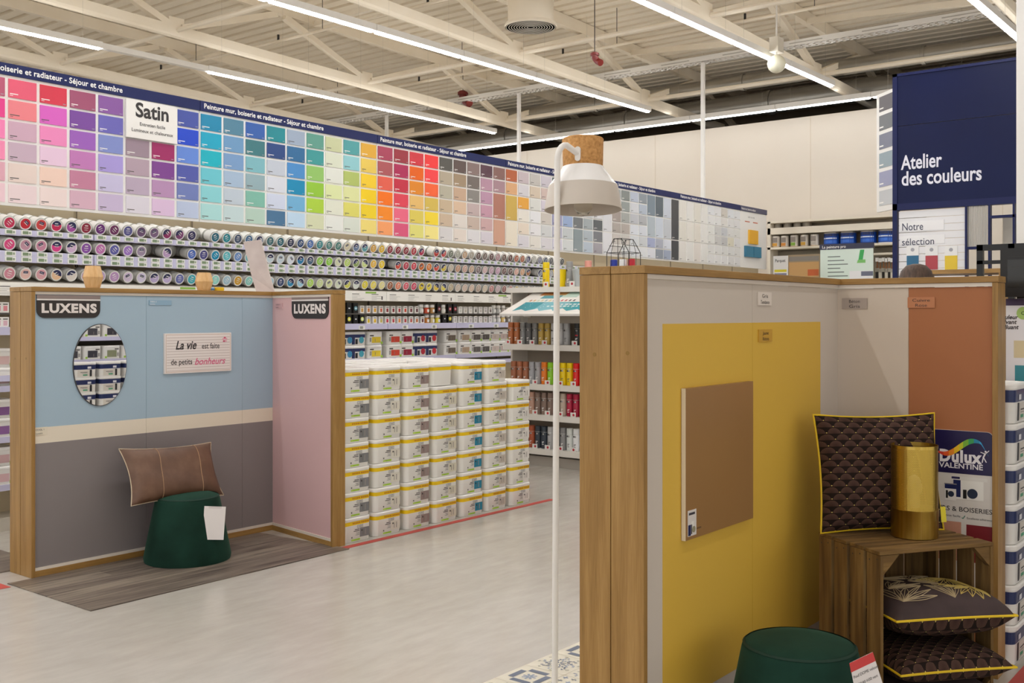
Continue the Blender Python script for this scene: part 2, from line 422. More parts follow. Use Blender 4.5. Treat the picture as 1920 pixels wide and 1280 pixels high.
# ------------------------------------------------------------------ colour chart boards (plane YS)
YS = 7.05
SECT = 2.005; SX = [P_G(-116, YS)[0] + SECT * k for k in range(6)]
ZT, ZHB, ZB = H + 1.71, H + 1.63, H + .745
PAL = [
 [['C4506A','D86A92','E89AB4','F0B0C4','F0C8D0','F4DCE0'],['B5506F','E23A8A','F584B8','F58DB5','E0A9B8','F0CDD6'],['E25672','EA8088','CFA9BC','C9AFC0','E8D5CC','EBD6D8'],['D22B45','D95FC0','EE8ABF','E9C9E0','F2D2C2','EFDCD8'],['9D4A6B','77449A','9A5CB8','C27AB8','C4809C','D6AFC0'],['84529A','6862B4','7F8CC8','A99ADB','C9C2E2','C8B8D6'],[0,0,'9A8592','B39DAA','BBA9BD','DCD6E0'],[0,0,'9E2060','7E4090','B88FB8','DDC0DE'],['3F4FA0','1243C8','6288D8','4F58A8','6F7DB8','BAC6E0']],
 [['0083AC','00A3C4','00B2C4','6CC9D6','8CD4DA','AEDDDC'],['4C7F98','6C9AC4','7A9FCB','A8BFD8','C2CEDA','C6DADC'],['2C5BA8','3A7880','7FBAC4','96B2BA','80BCAA','B8D2C4'],['0A8590','234480','C5CCD8','DCE0EA','D2DAEE','4A7498'],['9CABC0','2A6898','4A8ECC','0E8CBA','74B4DC','C0DAF0'],['5A9888','3A9898','94C468','96C83C','B0D444','D8DCB8'],['C8CCA0','DEE2CC','E6E8DE','E0E8AE','E8EAD8','EAECE6'],['4E9EA0','94CCD2','B4C46C','E4E8A8','E2DC70','DCE2D6'],['E0AA38','EBCB5C','F9D130','F8D31F','F5D62C','F3DD7E']],
 [['A83E58','AC565A','E86450','F97818','FA9028','FBA66C'],['9A2F3C','B02B58','C83148','E04658','EE6C88','DE5A80'],['D0333E','E9650C','E38A28','EBC074','E4D060','E6E080'],['F03838','F54448','F86838','D9BC58','F7DA3C','F8E890'],['55524C','B5A892','BAB4A0','CBB698','CDB79E','DCD8D8'],['5E4E4A','A08A70','C9AA90','DDC0A4','E4DCD4','E4D8CE'],['85706C','746A64','8A8580','C4B0AE','C8B5A8','DFDCDE'],['5A3C48','B58EA0','BC94AC','C89AAC','CFACAC','D9D2DA'],['86625C','A98890','B07868*2','D0A18A*2']],
 [['B4603C','D9A87C','CFAE58*2','ECE2D0*2'],['C4B6BA','D6D2D6','E3A545','EAE4DA','E8DACA','DAD6DC'],['BFBAB4','D2C2AE','DEDED8','E8E8EA','EAE8EA','E4DFD6'],['CBC4CC','CDB8B0','D8D0DA','CFC8C0','D4D6D6','DCD8DC'],['6A7672','B0A8B0','D0CCD4','9C9CC0','B8B8CC','CFCCDC'],['8A969A','B0B8C0','D0D4D8','9CB0D4','C8CED0','D8DCDC'],['A0A6A8','C0C4C8','D0D4D8','75797D','8E9A9E*2'],['B0B4B8','C8CCD0','D4D8DC','A8B0B4','B2BCC4','BCC8D4'],['909498','B0B4B8','D8D8DC','5F6468','7C7E84','A8A4AC']],
 [['D0D2D6','D8DADC','DCDCE0*2','E2E2E6*2'],['A0A4A4','B4B6B4','A59A94','B0A8A2','C8C2BC','D0CCC8'],['7E8482','949A98','A8ABA8','B5ACA6','CCC8C2','D8DADA'],['B8C0D0','D4D6DC','C0C2C8','DCE0E8','D8DCE0','E0E2E6'],['8C949C','B4BECC','B0B2B6','D8DCE4','CCD0D4','E2E4E8'],['7A8894*2','B4BEC6*2','A8B0D0','E0E2EA'],['58646E*2','CCD4E0*2','B0B4C2','8C94A0'],['C8CEDA*2','C4C8CE*2','DCE0EA','A0AAC0'],['44464A*4','44464A*2']],
 [['E2DED6*2','E2DED4*2','E4E0DA*2'],['E4E2DE*2','E6E2DA*2','E6E4E0*2'],['E0DCD2*2','E4DED4*2','E6DFD8*2'],['E6E4E0*2','E8E6E2*2','E8E6E2*2'],['E0E2E6','E6E6E6','E6E6E2','E6E6E2','E4E4E2','E6E6E6'],['E2E2E4','E6E6E6','CFCFCE','D2D0CE','E4E4E2','E6E6E6'],['CFCAC2','E2E0DC','CACCD0','C8C8C8','E4E4E2','E6E6E6'],['DCE0E4','E6E6E6','E4E4E2','E2DECB','E4E4E2','E6E6E6'],['E4E6E8','E6E6E6','E6E6E2','E6E6E6','E4E4E2','E6E6E6']]]
sect_lab = ['of pinks, purples and deep blues with the Satin card', 'of teals, blues, greens and yellows', 'of reds, oranges and browns', 'of beiges and greys behind the lamp shade', 'of cool greys with a tall charcoal strip', 'of off-whites next to the far wall']
boardm = M('F0EEEA', .45)
for si in range(6):
    t = thing('colour_chart_board', 'colour chart board ' + sect_lab[si], 'colour chart', (SX[si], YS, 0), 0, 'paint colour charts')
    MB().box(.004, SECT - .004, .0, .03, ZB, ZHB, boardm).build('backing_board', t)
    mb = MB().box(.003, SECT - .003, -.012, .03, ZHB, ZT, NAVY); mb.build('header_strip', t)
    mb = MB().text('Peinture mur, boiserie et radiateur - Séjour et chambre', .035, ZHB + .024, .056, -.0135, LETTERW, bold=.022, sx=.97, sp=1.04); mb.build('header_lettering', t); gondola.append(t)
    cw = SECT / 9; rh = (ZHB - .025 - ZB) / 6
    for ci, col in enumerate(PAL[si]):
        r = 0
        for e in col:
            span = 1
            if e == 0: r += 1; continue
            if '*' in e: e, span = e.split('*'); span = int(span)
            x0 = ci * cw + .013; z1 = ZHB - .022 - r * rh; z0 = z1 - rh * span + .018
            mb = MB().box(x0, x0 + cw - .026, -.008, 0, z0, z1, M(e, .35))
            lum = sum(int(e[i:i+2], 16) for i in (0, 2, 4)) / 3
            tm = LETTERW if lum < 165 else M('55504E')
            mb.panel(x0 + .008, x0 + .055 + random.random() * .025, z0 + .022, z0 + .028, -.0085, tm)
            mb.panel(x0 + .008, x0 + .03, z0 + .012, z0 + .0155, -.0085, tm)
            if lum < 140: mb.panel(x0 + cw - .055, x0 + cw - .034, z0 + .01, z0 + .015, -.0085, M('9A9AA4'))
            mb.build('swatch', t); r += span
    if si == 0:
        xa, xb = 6 * cw + .004, 8 * cw + .004; za, zb = ZHB - .012 - 2 * rh - .002, ZHB - .012
        MB().box(xa, xb, -.024, -.006, za, zb, WHITE).build('title_card', t, bevel=.002)
        mb = MB().text('Satin', (xa + xb) / 2, za + .165, .152, -.0255, LETTERD, bold=.026, align='CENTER')
        mb.text('Entretien facile', (xa + xb) / 2, za + .1, .037, -.0255, LETTERD, bold=.006, align='CENTER')
        mb.text('Lumineux et chaleureux', (xa + xb) / 2, za + .05, .037, -.0255, LETTERD, bold=.006, align='CENTER')
        mb.build('title_lettering', t)
# the narrow last board
X0 = SX[5] + SECT; X1 = P_G(1437, YS)[0]; wv = X1 - X0
t = thing('colour_chart_board', 'narrow white sample board with a yellow square at the far end of the charts', 'colour chart', (X0, YS, 0), 0, 'paint colour charts')
gondola.append(t)
MB().box(.004, wv, 0, .03, ZB, ZHB, boardm).build('backing_board', t)
MB().box(.003, wv, -.012, .03, ZHB, ZT, M('4A4A66')).build('header_strip', t)
MB().text('Peinture mur, boiserie et radiateur', .03, ZHB + .02, .05, -.0135, LETTERW, bold=.012, sx=.75).build('header_lettering', t)
MB().box(.3, .62, -.03, 0, ZB + .38, ZB + .6, M('ECB230')).build('yellow_sample', t)
mb = MB().box(.15, .42, -.04, 0, ZB + .17, ZB + .34, M('3E7E9C')).box(.44, .72, -.04, 0, ZB + .17, ZB + .34, M('3E7E9C')); mb.build('teal_sample', t)
mb = MB().panel(.18, .36, ZB + .72, ZB + .735, -.001, M('C86448')).panel(.48, .66, ZB + .72, ZB + .735, -.001, M('C86448')); mb.build('small_chips', t)
MB().text('satin ou mat', .42, ZB + .79, .05, -.001, M('8A8886'), align='CENTER').build('title_lettering', t)

# ------------------------------------------------------------------ shelving under the charts
YR = 6.945; BAY = 1.0
BX = [P_G(-95, YR)[0] + BAY * k for k in range(14)]
def zr(s): return H + s * YR / CT2
ZR = [H + .563, H + .418, H + .222]         # front edges of the three tin rows
ZS0, ZS1 = H + .129, H + .218              # information band
ZM = [H + .014, H - .085]                  # marker shelves
ZTUB = H - .41
backm = noisy('beige_back_panel', [(.3, 'CDBD9E'), (.7, 'D6C8AC')], (.4, .4, .4), 2, .6)
lcd = M('7E9272', .4); tagw = M('EEEEEA', .4)
NB = 7
for b in range(13):
    t = thing('shelving_bay', 'steel shelving bay under the colour charts, %s from the left edge' % nth(b + 1), 'shelf unit', (BX[b], YR, 0), 0, 'shelving bays below the colour charts')
    gondola.append(t)
    MB().box(0, BAY - .006, .24, .26, .05, ZB + .03, backm).build('back_panel', t)
    mb = MB()
    for zz in [.2 + .16 * i for i in range(12)]: mb.box(.0, .025, .2385, .24, zz, zz + .09, BLACK)
    mb.box(.006, .018, .236, .262, .05, ZB + .1, M('8A7C66')); mb.build('slotted_upright', t)
    if b < 8:
        for ri in range(3):
            zz = ZR[ri]
            tilt = math.tan(R(12))
            mb = MB().loops([[(xx, 0, zz - .012), (xx, .235, zz - .012 + .235 * tilt), (xx, .235, zz + .235 * tilt), (xx, 0, zz)] for xx in (0, BAY)], M('A8A298', .4))
            sh = mb.build('sloping_shelf', t)
            if ri < 2:
                MB().box(.004, BAY - .004, -.012, -.001, zz - .030 - .034 * ri, zz + .012, LAV).build('price_rail', t)
                for row in range(ri + 1):
                    for k in range(9):
                        xx = (k + .5) * BAY / 9; z1 = zz + .011 - row * .037
                        mb = MB().box(xx - .036, xx + .036, -.02, -.012, z1 - .034, z1, tagw)
                        mb.panel(xx - .028, xx + .012, z1 - .028, z1 - .007, -.0206, lcd).panel(xx + .015, xx + .029, z1 - .026, z1 - .01, -.0206, M('9CA894'))
                        mb.build('price_label', sh)
    # information band
    mb = MB().box(.002, BAY - .002, -.014, 0, ZS0, ZS1, M('F2EFE8', .4)); mb.build('information_band', t)
    mb = MB(); g = M('7A7672')
    for q in (.04, .3, .55, .8):
        mb.panel(q, q + .09, ZS1 - .03, ZS1 - .025, -.0148, M('3C3836'))
        for l in range(4): mb.panel(q, q + .06 + .1 * random.random(), ZS1 - .046 - l * .011, ZS1 - .0435 - l * .011, -.0148, M('A8A4A0'))
    if b % 2: mb.panel(.72, .86, ZS1 - .02, ZS1 - .004, -.0149, M('8CB848'))
    mb.panel(.93, .945, ZS0 + .012, ZS0 + .045, -.0148, M('3C3836')); mb.build('band_print', t)
    for zi, zz in enumerate(ZM):
        sh = MB().box(0, BAY, 0, .24, zz - .012, zz, M('D4CEC4') if zi else M('4C4844')).build('narrow_shelf', t)
        if zi:
            MB().box(.003, BAY - .003, -.03, 0, zz - .05, zz + .004, LAV).build('price_rail', t)
            for xx in (.2, .62):
                MB().box(xx, xx + .075, -.034, -.03, zz - .052, zz - .014, tagw).panel(xx + .01, xx + .05, zz - .045, zz - .02, -.0345, M('9A9C98')).build('price_label', sh)
    for zz in (ZTUB, .97, .63, .31):
        MB().box(0, BAY, .0, .24, zz - .03, zz, M('DAD5CC')).build('deep_shelf', t)
        MB().box(.003, BAY - .003, -.02, 0, zz - .035, zz + .005, LAV).build('price_rail', t)
    MB().box(0, BAY, .0, .24, 0, .09, M('C8C0B2')).build('base_plinth', t)

# paint tins lying on the sloping shelves, lids outward
TR, TLN = .046, .1
def tin_mesh():
    mb = MB(); W, G = M('EDECE8', .35), TINGREY
    pr = [(TR*.9, 0), (TR, .002), (TR, .008), (TR*.96, .01), (TR*.96, TLN-.008), (TR, TLN-.006), (TR, TLN)]
    mb.lathe(pr, [G, G, G, W, G, G], 20, axis='y'); return mb.build('paint_tin', smooth=True)
tin_proto = tin_mesh(); bpy.context.scene.collection.objects.unlink(tin_proto); tin_me = tin_proto.data
_lid = {}
def lid_mesh(col, navy, rot):
    k = (col, navy, rot)
    if k not in _lid:
        mb = MB(); n = 20; y = -.0012; W = M('EDECE8', .35); K = M(col, .35); NV = M('2C3058', .35)
        def pt(r, a): return (r * math.sin(a), y, r * math.cos(a))
        ring = [2*math.pi*j/n for j in range(n)]
        for a, b2 in zip(ring, ring[1:] + [2*math.pi]):
            mb.face([pt(.041, a), pt(.041, b2), pt(.0355, b2), pt(.0355, a)], W)
            am = ((a + b2) / 2 + rot) % (2*math.pi)
            mb.face([pt(.0355, a), pt(.0355, b2), (0, y, 0)], NV if navy == 1 and (am < 1.3 or am > 2*math.pi - 1.3) else K)
        c, s = math.cos(-rot), math.sin(-rot)
        def q(x0, x1, z0, z1, m):
            mb.face([(x*c - z*s, y - .0006, x*s + z*c) for x, z in ((x0, z0), (x1, z0), (x1, z1), (x0, z1))], m)
        if navy == 2: q(-.016, .016, .004, .02, NV); q(-.011, .011, .009, .014, W)
        elif navy == 1: q(-.014, .01, .012, .018, W)
        else: q(-.012, .012, .012, .019, W)
        q(-.016, .016, -.002, .002, W)

        if not navy: q(-.012, .012, -.016, -.013, W)
        me = mb.build('lid').data; o = [o for o in C.objects if o.data == me][0]; C.objects.unlink(o); bpy.data.objects.remove(o)
        _lid[k] = me
    return _lid[k]
ROWC = ['C8345A C8303C D04848 C8345A C8303C2 D048482 C82E5A1 A850A01 8E2840 6A2A78 6A2A5A 5A5890 6A50702 7A60802 8A2A601 7A40701 35305A - 1E6478 1A8490 44546E 4A7096 8A92A01 3A6A70 1E6070 2A3050 304C7A 4A70B0 3A8A90 4A8480 4A8078 D8D0B02 6A80A01 60A0A81 D0A040 E0B830 8A2838 8A2838 8A2838 B02838 B030501 - C040381 C048481 707868 B0B0A0 C0A080 A8A090 604A48 706058 5A3A3A B08890 6A5048 5A3430 B06040 B06848 8888A01 C0C0B8 8888A0 506078 5A5E62 808890 404448 606468 909498 506078 707880 A0A4A8',
 'E05088 C898A82 D090A82 E05088 C898A82 D090A82 E048901 D8B8D81 8A50A8 C878B8 6060A8 A078C8 A090A82 - C0A0C81 - 5070C0 484888 0A90B8 60C0C8 6A90C8 70B8C0 90A8C0 C8D8E01 C8D8E02 D8E0E82 2A80B01 5068801 90C850 90D040 D8DCB82 C0DC70 90A8601 D0E0901 F0C040 F0D020 - D050401 B83048 D04050 D070302 E08030 D050401 D0B8401 C8BCA8 C89878 D0A898 C8A888 807070 D0B0B0 C0A0B0 C8A0B8 705050 604848 E0B0A0 D8A880 B078501 - 9098A81 A0A0A8 B0B4B8 808488 606468 909498 A0A4A8 A8ACB0 C0C0C4',
 'D890A0 E8C0B82 E0A8B02 D890A0 E8C0B82 E0A8B02 F0C8A01 E8E0D81 C0A8D0 C0A8D0 C098C8 D8C8E02 D8D0E82 C0B0D81 C8B8E01 6870B0 40B0C0 40B0C0 90D8D0 A8C8D8 D0A030 90D0C8 B8D8D8 B0D0E0 2A4070 3090C01 A0D0E81 B0DC60 D0E0A0 E0E8B02 E0E8D02 D8D8601 E0E8E01 E8D830 F0E060 F0E8A0 A06038 E88868 E06070 D84868 E0C8302 E8D8502 E8C8401 E8D8601 C8B898 D8C8B8 D8C0B0 D8BCA8 C0A898 D8C8B0 C08080 C8B0B8 A06868 D09090 D0B860 E0D0A8 E8D8C02 D0C8E01 D0D0D0 D8D8DC D8D8DC D0D0D4 D0D0D0 D8D8DC D8D8DC']
rown = ['top', 'middle', 'bottom']
tilt = R(12)
for ri in range(3):
    toks = ROWC[ri].split()
    for k, tk in enumerate(toks[:9 * NB]):
        if k < 3: continue                      # outside the frame
        b, l = divmod(k, 9)
        xx = BX[b] + (l + .5) * BAY / 9
        base = Vector((xx, YR - .004, ZR[ri] + .004 + TR + .006))
        if tk != '-':
            col, nv = tk[:6], int(tk[6:] or 0)
            o = bpy.data.objects.new('paint_tin', tin_me); C.objects.link(o)
            o.location = base; o.rotation_euler = (tilt, 0, 0)
            # profile runs from the lid (y = 0) to the bottom (y = +TLN)
            gondola.append(o); tag(o, 'paint tin with %s lid, %s lane from the left, %s tin shelf' % (cword(col), nth(k - 2), rown[ri]), 'paint tin', 'paint tins on the sloping shelves')
            lo = bpy.data.objects.new('lid', lid_mesh(col, nv, random.choice([0, .25, .7, -.5]))); C.objects.link(lo); lo.parent = o
        if ri < 2:
            o = bpy.data.objects.new('paint_tin', tin_me); C.objects.link(o)
            o.location = base + Vector((0, math.cos(tilt), math.sin(tilt))) * (TLN + .004); o.rotation_euler = (tilt, 0, 0)
            gondola.append(o); tag(o, 'white-sided paint tin lying second in the %s lane from the left, %s tin shelf' % (nth(k - 2), rown[ri]), 'paint tin', 'paint tins on the sloping shelves')
# the tin body must run away from the lid
for v in tin_me.vertices: v.co.y = -v.co.y

# small tester pots on the two narrow shelves
def tester_mesh(col, kind):
    mb = MB()
    if kind == 0:
        mb.box(-.024, .024, 0, .05, 0, .07, M('E9E6E0', .4)); mb.panel(-.014, .014, .012, .046, -.0006, M(col)); mb.panel(-.016, .016, .052, .06, -.0006, M('6A6662'))
    elif kind == 1:
        mb.lathe([(.026, 0), (.028, .005), (.028, .05), (.02, .055), (.028, .06), (.028, .085), (.02, .088)], [M(col)]*3 + [M('E9E6E0', .4)]*3, 14, c=(0, .03, 0))
        mb.box(-.012, .012, 0, .004, .012, .04, M('E9E6E0'))
    else:
        mb.box(-.028, .028, 0, .03, 0, .095, BLACK); mb.lathe([(.02, 0), (.02, .0005)], M(col), 12, c=(0, -.001, .045), axis='y'); mb.panel(-.01, .01, .04, .05, -.002, M('E8E8E8'))
    return mb
testers = [['181C22k', '181C22k', '68A0B0k', 'C89A50', 'C07838', 'D8A020', 'C86048', '8A3038', '7A2030', '9A3038', 'C84830', '703038', '60303A', 'D8D8D4p', 'D05030p', 'C09050p', '882838k', 'E0DCD0p', 'A02838k', 'A02838k', 'C0C0B8', 'B0A898', 'C8C4BC', '504844', 'B8B0A8', 'A8A0A0', '706460', 'D0D0CCp', 'C8C8C4p', 'C0B8B0p', '9098A0', 'B0B4B8', 'A8A8AC', 'C0C4C8', 'B4B8BC', 'C0C0C4'],
           ['C0C860k', 'D8D840k', '181C22k', 'D8E080k', 'D8B828', 'D8B020', 'C8B860', 'C03848', 'B84048', 'D88850', 'B04848', 'B05048', 'C07040', '683A38', 'C07830p', 'D8C890p', 'E0D040p', '1C1C22k', 'D8C820k', 'B8B4AC', 'A8A098', '908880', 'B0A8A8', 'A8A4A0', 'C0B8B0', 'A89890', 'B8B0B0', 'D0D0CCp', 'C8C8C4p', 'D8B870p', '807870p', 'B0B4B8', 'A8A8AC', 'C0C4C8', 'C0C0C4', 'B0B0B4']]
for si in range(2):
    xs = [P_G(640, YR)[0] + .02 + .083 * k for k in range(36)]
    for k, e in enumerate(testers[si]):
        col = e[:6]; kind = {'': 0, 'p': 1, 'k': 2}[e[6:]]
        o = tester_mesh(col, kind).build('tester_pot', loc=(xs[k], YR + .006, ZM[si] + .0005))
        kn = ['small white tester pot with %s label', 'round-capped tester bottle in %s', 'black carded tester with %s disc'][kind] % cword(col)
        gondola.append(o); tag(o, kn + ', %s from the pink partition, %s narrow shelf' % (nth(k + 1), ['upper', 'lower'][si]), 'tester pot', 'tester pots on the narrow shelves')
    for k in range(2):
        o = tester_mesh(['D88890', 'D8B0B8'][si], 0).build('tester_pot', loc=(P_G(-2 + 13 * k, YR)[0], YR + .006, ZM[si] + .0005))
        gondola.append(o); tag(o, 'small white tester pot, %s narrow shelf at the left picture edge, %s' % (['upper', 'lower'][si], ['cut by the edge', 'whole'][k]), 'tester pot', 'tester pots on the narrow shelves')

# ------------------------------------------------------------------ tubs and buckets
def rrect(w, d, r, z, n=5, cy=0):
    pts = []
    for sx, sy, a0 in ((1, 1, 0), (-1, 1, 90), (-1, -1, 180), (1, -1, 270)):
        for j in range(n + 1):
            a = R(a0 + 90 * j / n); pts.append((sx * (w/2 - r) + r * math.cos(a), cy + sy * (d/2 - r) + r * math.sin(a), z))
    return pts
WPL = M('EDEBE6', .35, 0, .5)
def bucket(col, hgt=.158, wt=.262, dt=.235, kind='promo'):
    """white plastic bucket; front at y = 0"""
    t = bpy.data.objects.new('paint_bucket', None); C.objects.link(t)
    wb, db = wt * .92, dt * .92; cy = dt / 2
    def wz(z): f = z / hgt; return wb + (wt*.955 - wb) * f, db + (dt*.955 - db) * f
    hb = hgt - .022
    zs = [0, .004, hb]
    MB().loops([rrect(wz(z)[0] - (.006 if z == 0 else 0), wz(z)[1] - (.006 if z == 0 else 0), .032, z, 5, cy) for z in zs], WPL).build('bucket_body', t, smooth=True)
    MB().loops([rrect(wt*.985, dt*.985, .05, hb - .001, 5, cy), rrect(wt, dt, .05, hb + .002, 5, cy), rrect(wt, dt, .05, hgt - .006, 5, cy), rrect(wt*.96, dt*.96, .045, hgt - .001, 5, cy), rrect(wt*.86, dt*.86, .04, hgt - .001, 5, cy), rrect(wt*.84, dt*.84, .04, hgt - .005, 5, cy)], M('F4F2EE', .3)).build('lid', t, smooth=True)
    def yf(z): return cy - wz(z)[1] / 2 - .0012
    def fr(mb, x0, x1, z0, z1, m, e=0.):
        mb.face([(x0, yf(z0) - e, z0), (x1, yf(z0) - e, z0), (x1, yf(z1) - e, z1), (x0, yf(z1) - e, z1)], m)
    if kind == 'promo':
        z0, z1 = hb - .028, hb - .004
        mb = MB().loops([rrect(wz(z)[0] + .0016, wz(z)[1] + .0016, .032, z, 5, cy) for z in (z0, z1)], M('F2CC04', .4), False, False)
        x = -.04
        for rep in range(2):
            for wd in (.007, .004, .006, .003, .007, .006, .006, .007):
                fr(mb, x, x + wd*.8, z0 + .0075, z1 - .0065, M('B85A1C'), .0008); x += wd + .0028
            x += .006
        mb.build('promotion_band', t)
        mb = MB()
        fr(mb, .024, .106, .026, .084, M(col, .4)); fr(mb, .05, .054, .036, .07, M('6A6662'), .0005); fr(mb, .07, .077, .036, .074, M('9A948C'), .0005); fr(mb, .035, .046, .062, .072, M('2C2A28'), .0005)
        fr(mb, .0, .05, .087, .103, LETTERD); fr(mb, .002, .048, .089, .101, WPL, .0004)
        for z, l in ((.076, .04), (.066, .05), (.056, .03), (.048, .024), (.042, .034)):
            fr(mb, .019 - l, .019, z, z + (.005 if z > .06 else .002), M('4A4644'))
        fr(mb, -.05, -.04, .026, .036, M('6A6664')); fr(mb, -.05, .026, .008, .019, M('B8D458'), .0003); fr(mb, -.03, .02, .01, .017, M('9CC830'), .0006)
        tm = Matrix(((1, 0, 0, 0), (0, 1, (yf(hb) - yf(0)) / hb, yf(0) - .0008), (0, 0, 1, 0), (0, 0, 0, 1)))
        mb.text('LUXENS', .025, .0915, .0105, 0, LETTERD, bold=.01, align='CENTER', mat4=tm)
        mb.build('label', t)
    elif kind == 'navy':
        mb = MB(); NV = M('24305E', .35)
        z0, z1 = hb*.62, hb - .004
        mb.loops([rrect(wz(z)[0] + .0016, wz(z)[1] + .0016, .032, z, 5, cy) for z in (z0, z1)], NV, False, False)
        fr(mb, -.07, -.045, .01, z0 - .004, M('202024')); fr(mb, -.04, .09, .012, z0 - .006, M('D8D2C8')); 
        fr(mb, -.02, .03, .02, .034, M('3C9A70'), .0005); fr(mb, -.02, .06, .052, .058, M('4A4644'), .0005); fr(mb, -.02, .04, .042, .045, M('7A7674'), .0005)
        fr(mb, -.06, -.02, z0 + .008, z0 + .03, M('E4E4EA'), .0016)
        mb.build('label', t)
    elif kind == 'tub':
        mb = MB()
        fr(mb, -.055, .062, .02, hb - .03, M(col, .4)); fr(mb, -.012, -.006, .03, .06, M('8A8480'), .0005)
        fr(mb, -.08, -.03, hb - .024, hb - .012, M('4A4644')); fr(mb, .064, .09, .008, .03, M('9CC840')); fr(mb, -.082, -.06, .03, .07, M('A09C98'))
        mb.build('label', t)
    elif kind == 'navytub':
        mb = MB(); NV = M('28325E', .35)
        z0, z1 = hb*.68, hb - .004
        mb.loops([rrect(wz(z)[0] + .0016, wz(z)[1] + .0016, .032, z, 5, cy) for z in (z0, z1)], NV, False, False)
        fr(mb, -.09, -.05, .01, z0, NV); fr(mb, -.045, -.015, .012, z0 - .012, M('222228'))
        mb.lathe([(.03, 0), (.03, .0008)], M(col), 18, c=(.03, yf(.05) - .003, .05), axis='y')
        mb.build('label', t)
    return t
_bp = {}
def put_bucket(key, loc, label, group, rz=0, cat='paint bucket', **kw):
    if key not in _bp: _bp[key] = bucket(key[0], **kw); o = _bp[key]
    else: o = dup(_bp[key])
    o.location = loc; o.rotation_euler = (0, 0, rz); tag(o, label, cat, group); return o
cols = [('7E7E80', 'grey'), ('DDD8CA', 'cream'), ('94807C', 'taupe'), ('D4CEBA', 'pale khaki'), ('0E7E9C', 'teal'), ('C6BCB0', 'beige'), ('E2DED8', 'off-white')]
BP, BH, BY = .284, .1585, 4.935
tops = [7, 7, 7, 6, 7, 7, 6]
pf = 'promotional paint bucket wall'
for c in range(7):
    x = 4.50 + BP * (c + .5)
    for r in range(tops[c]):
        dx = random.uniform(-.004, .004)
        lab = 'white paint bucket with %s picture label, %s in its promotional column' % (cols[c][1], 'lowest' if r == 0 else ('topmost' if r == tops[c] - 1 else nth(r + 1) + ' from the floor'))
        put_bucket((cols[c][0],), (x + dx, BY + random.uniform(0, .006), r * BH), lab, pf)
put_bucket(('E4E0D4',), (4.50 + BP * 3.5 - .118, BY + .17, 6 * BH), 'white paint bucket turned sideways on top of the fourth bucket column', pf, R(-90))
for rr in range(1, 4):
    for c in range(1, 7):
        tp = tops[c] if c != 3 else (7 if rr > 1 else 6)
        if c == 6 and rr > 2: continue
        for r in range(tp):
            hid = r < tp - 1
            o = put_bucket(('plain',), (4.50 + BP * (c + .5), BY + .246 * rr, r * BH), 'white paint bucket hidden in the promotional stack' if hid else 'white bucket lid on the promotional pile, %s stack, %s row back' % (nth(c + 1), nth(rr + 1)), pf, kind='none')
mtape = M('C25048', .6)
def tape(name, pts, lab):
    o = MB().loops([[(x, y, z) for x, y in pts] for z in (.0008, .002)], mtape).build(name); tag(o, lab, 'floor tape', 'red floor tapes')
tape('floor_tape', [(4.30, 4.845), (6.66, 4.845), (6.66, 4.90), (4.30, 4.90)], 'red floor tape along the foot of the promotional bucket wall')
tape('floor_tape', [(2.05, 5.56), (2.72, 5.56), (2.72, 5.70), (2.05, 5.70)], 'red floor tape by the blue partition post at the left edge')

# tubs on the shelf above the buckets
tubs = [('3A88B0', 'navytub', 'pale blue'), ('48A0B4', 'navytub', 'aqua'), ('E4C83A', 'tub', 'yellow'), ('CC4432', 'tub', 'red'), ('98203C', 'tub', 'crimson'), ('B02838', 'navytub', 'dark red'), ('C8303A', 'navytub', 'bright red'), ('6A5E50', 'tub', 'dark taupe'), ('B09880', 'tub', 'tan'), ('5E5854', 'tub', 'charcoal'), ('524C4A', 'tub', 'dark brown'), ('CDBDB4', 'tub', 'pale rose'), ('C8B4AE', 'tub', 'rose beige'), ('CFC6BC', 'tub', 'greige'), ('D6D0CA', 'tub', 'bone')]
for k, (cl, kd, nm) in enumerate(tubs):
    pxs = [652, 674, 706, 742, 765, 790, 811, 848, 874, 895, 912, 930, 946, 960, 974]
    for r in range(2):
        gondola.append(put_bucket((cl, kd), (P_G(pxs[k], YR + .01)[0], YR + .012, ZTUB + r * .128), 'paint tub with %s label, %s of two on the shelf above the bucket wall' % (nm, ['lower', 'upper'][r]), 'paint tubs on the shelf over the buckets', cat='paint tub', hgt=.127, wt=.205, dt=.19, kind=kd))
k = 0
for si, (zz, cl, nm) in enumerate([(.97, 'D8B8B4', 'blush'), (.63, '8A6094', 'violet'), (.31, 'D4B0B0', 'dusty pink')]):
    for col in range(1):
        for r in range(2):
            gondola.append(put_bucket((cl, 'tubl'), (P_G(3, YR)[0], YR + .012, zz + r * .128), 'paint tub with %s label left of the blue partition, %s of two' % (nm, ['lower', 'upper'][r]), 'paint tubs at the left edge', cat='paint tub', hgt=.127, wt=.205, dt=.19, kind='tub'))

for o in gondola:
    o.location = Matrix.Rotation(DEL, 3, 'Z') @ o.location; o.rotation_euler.z += DEL
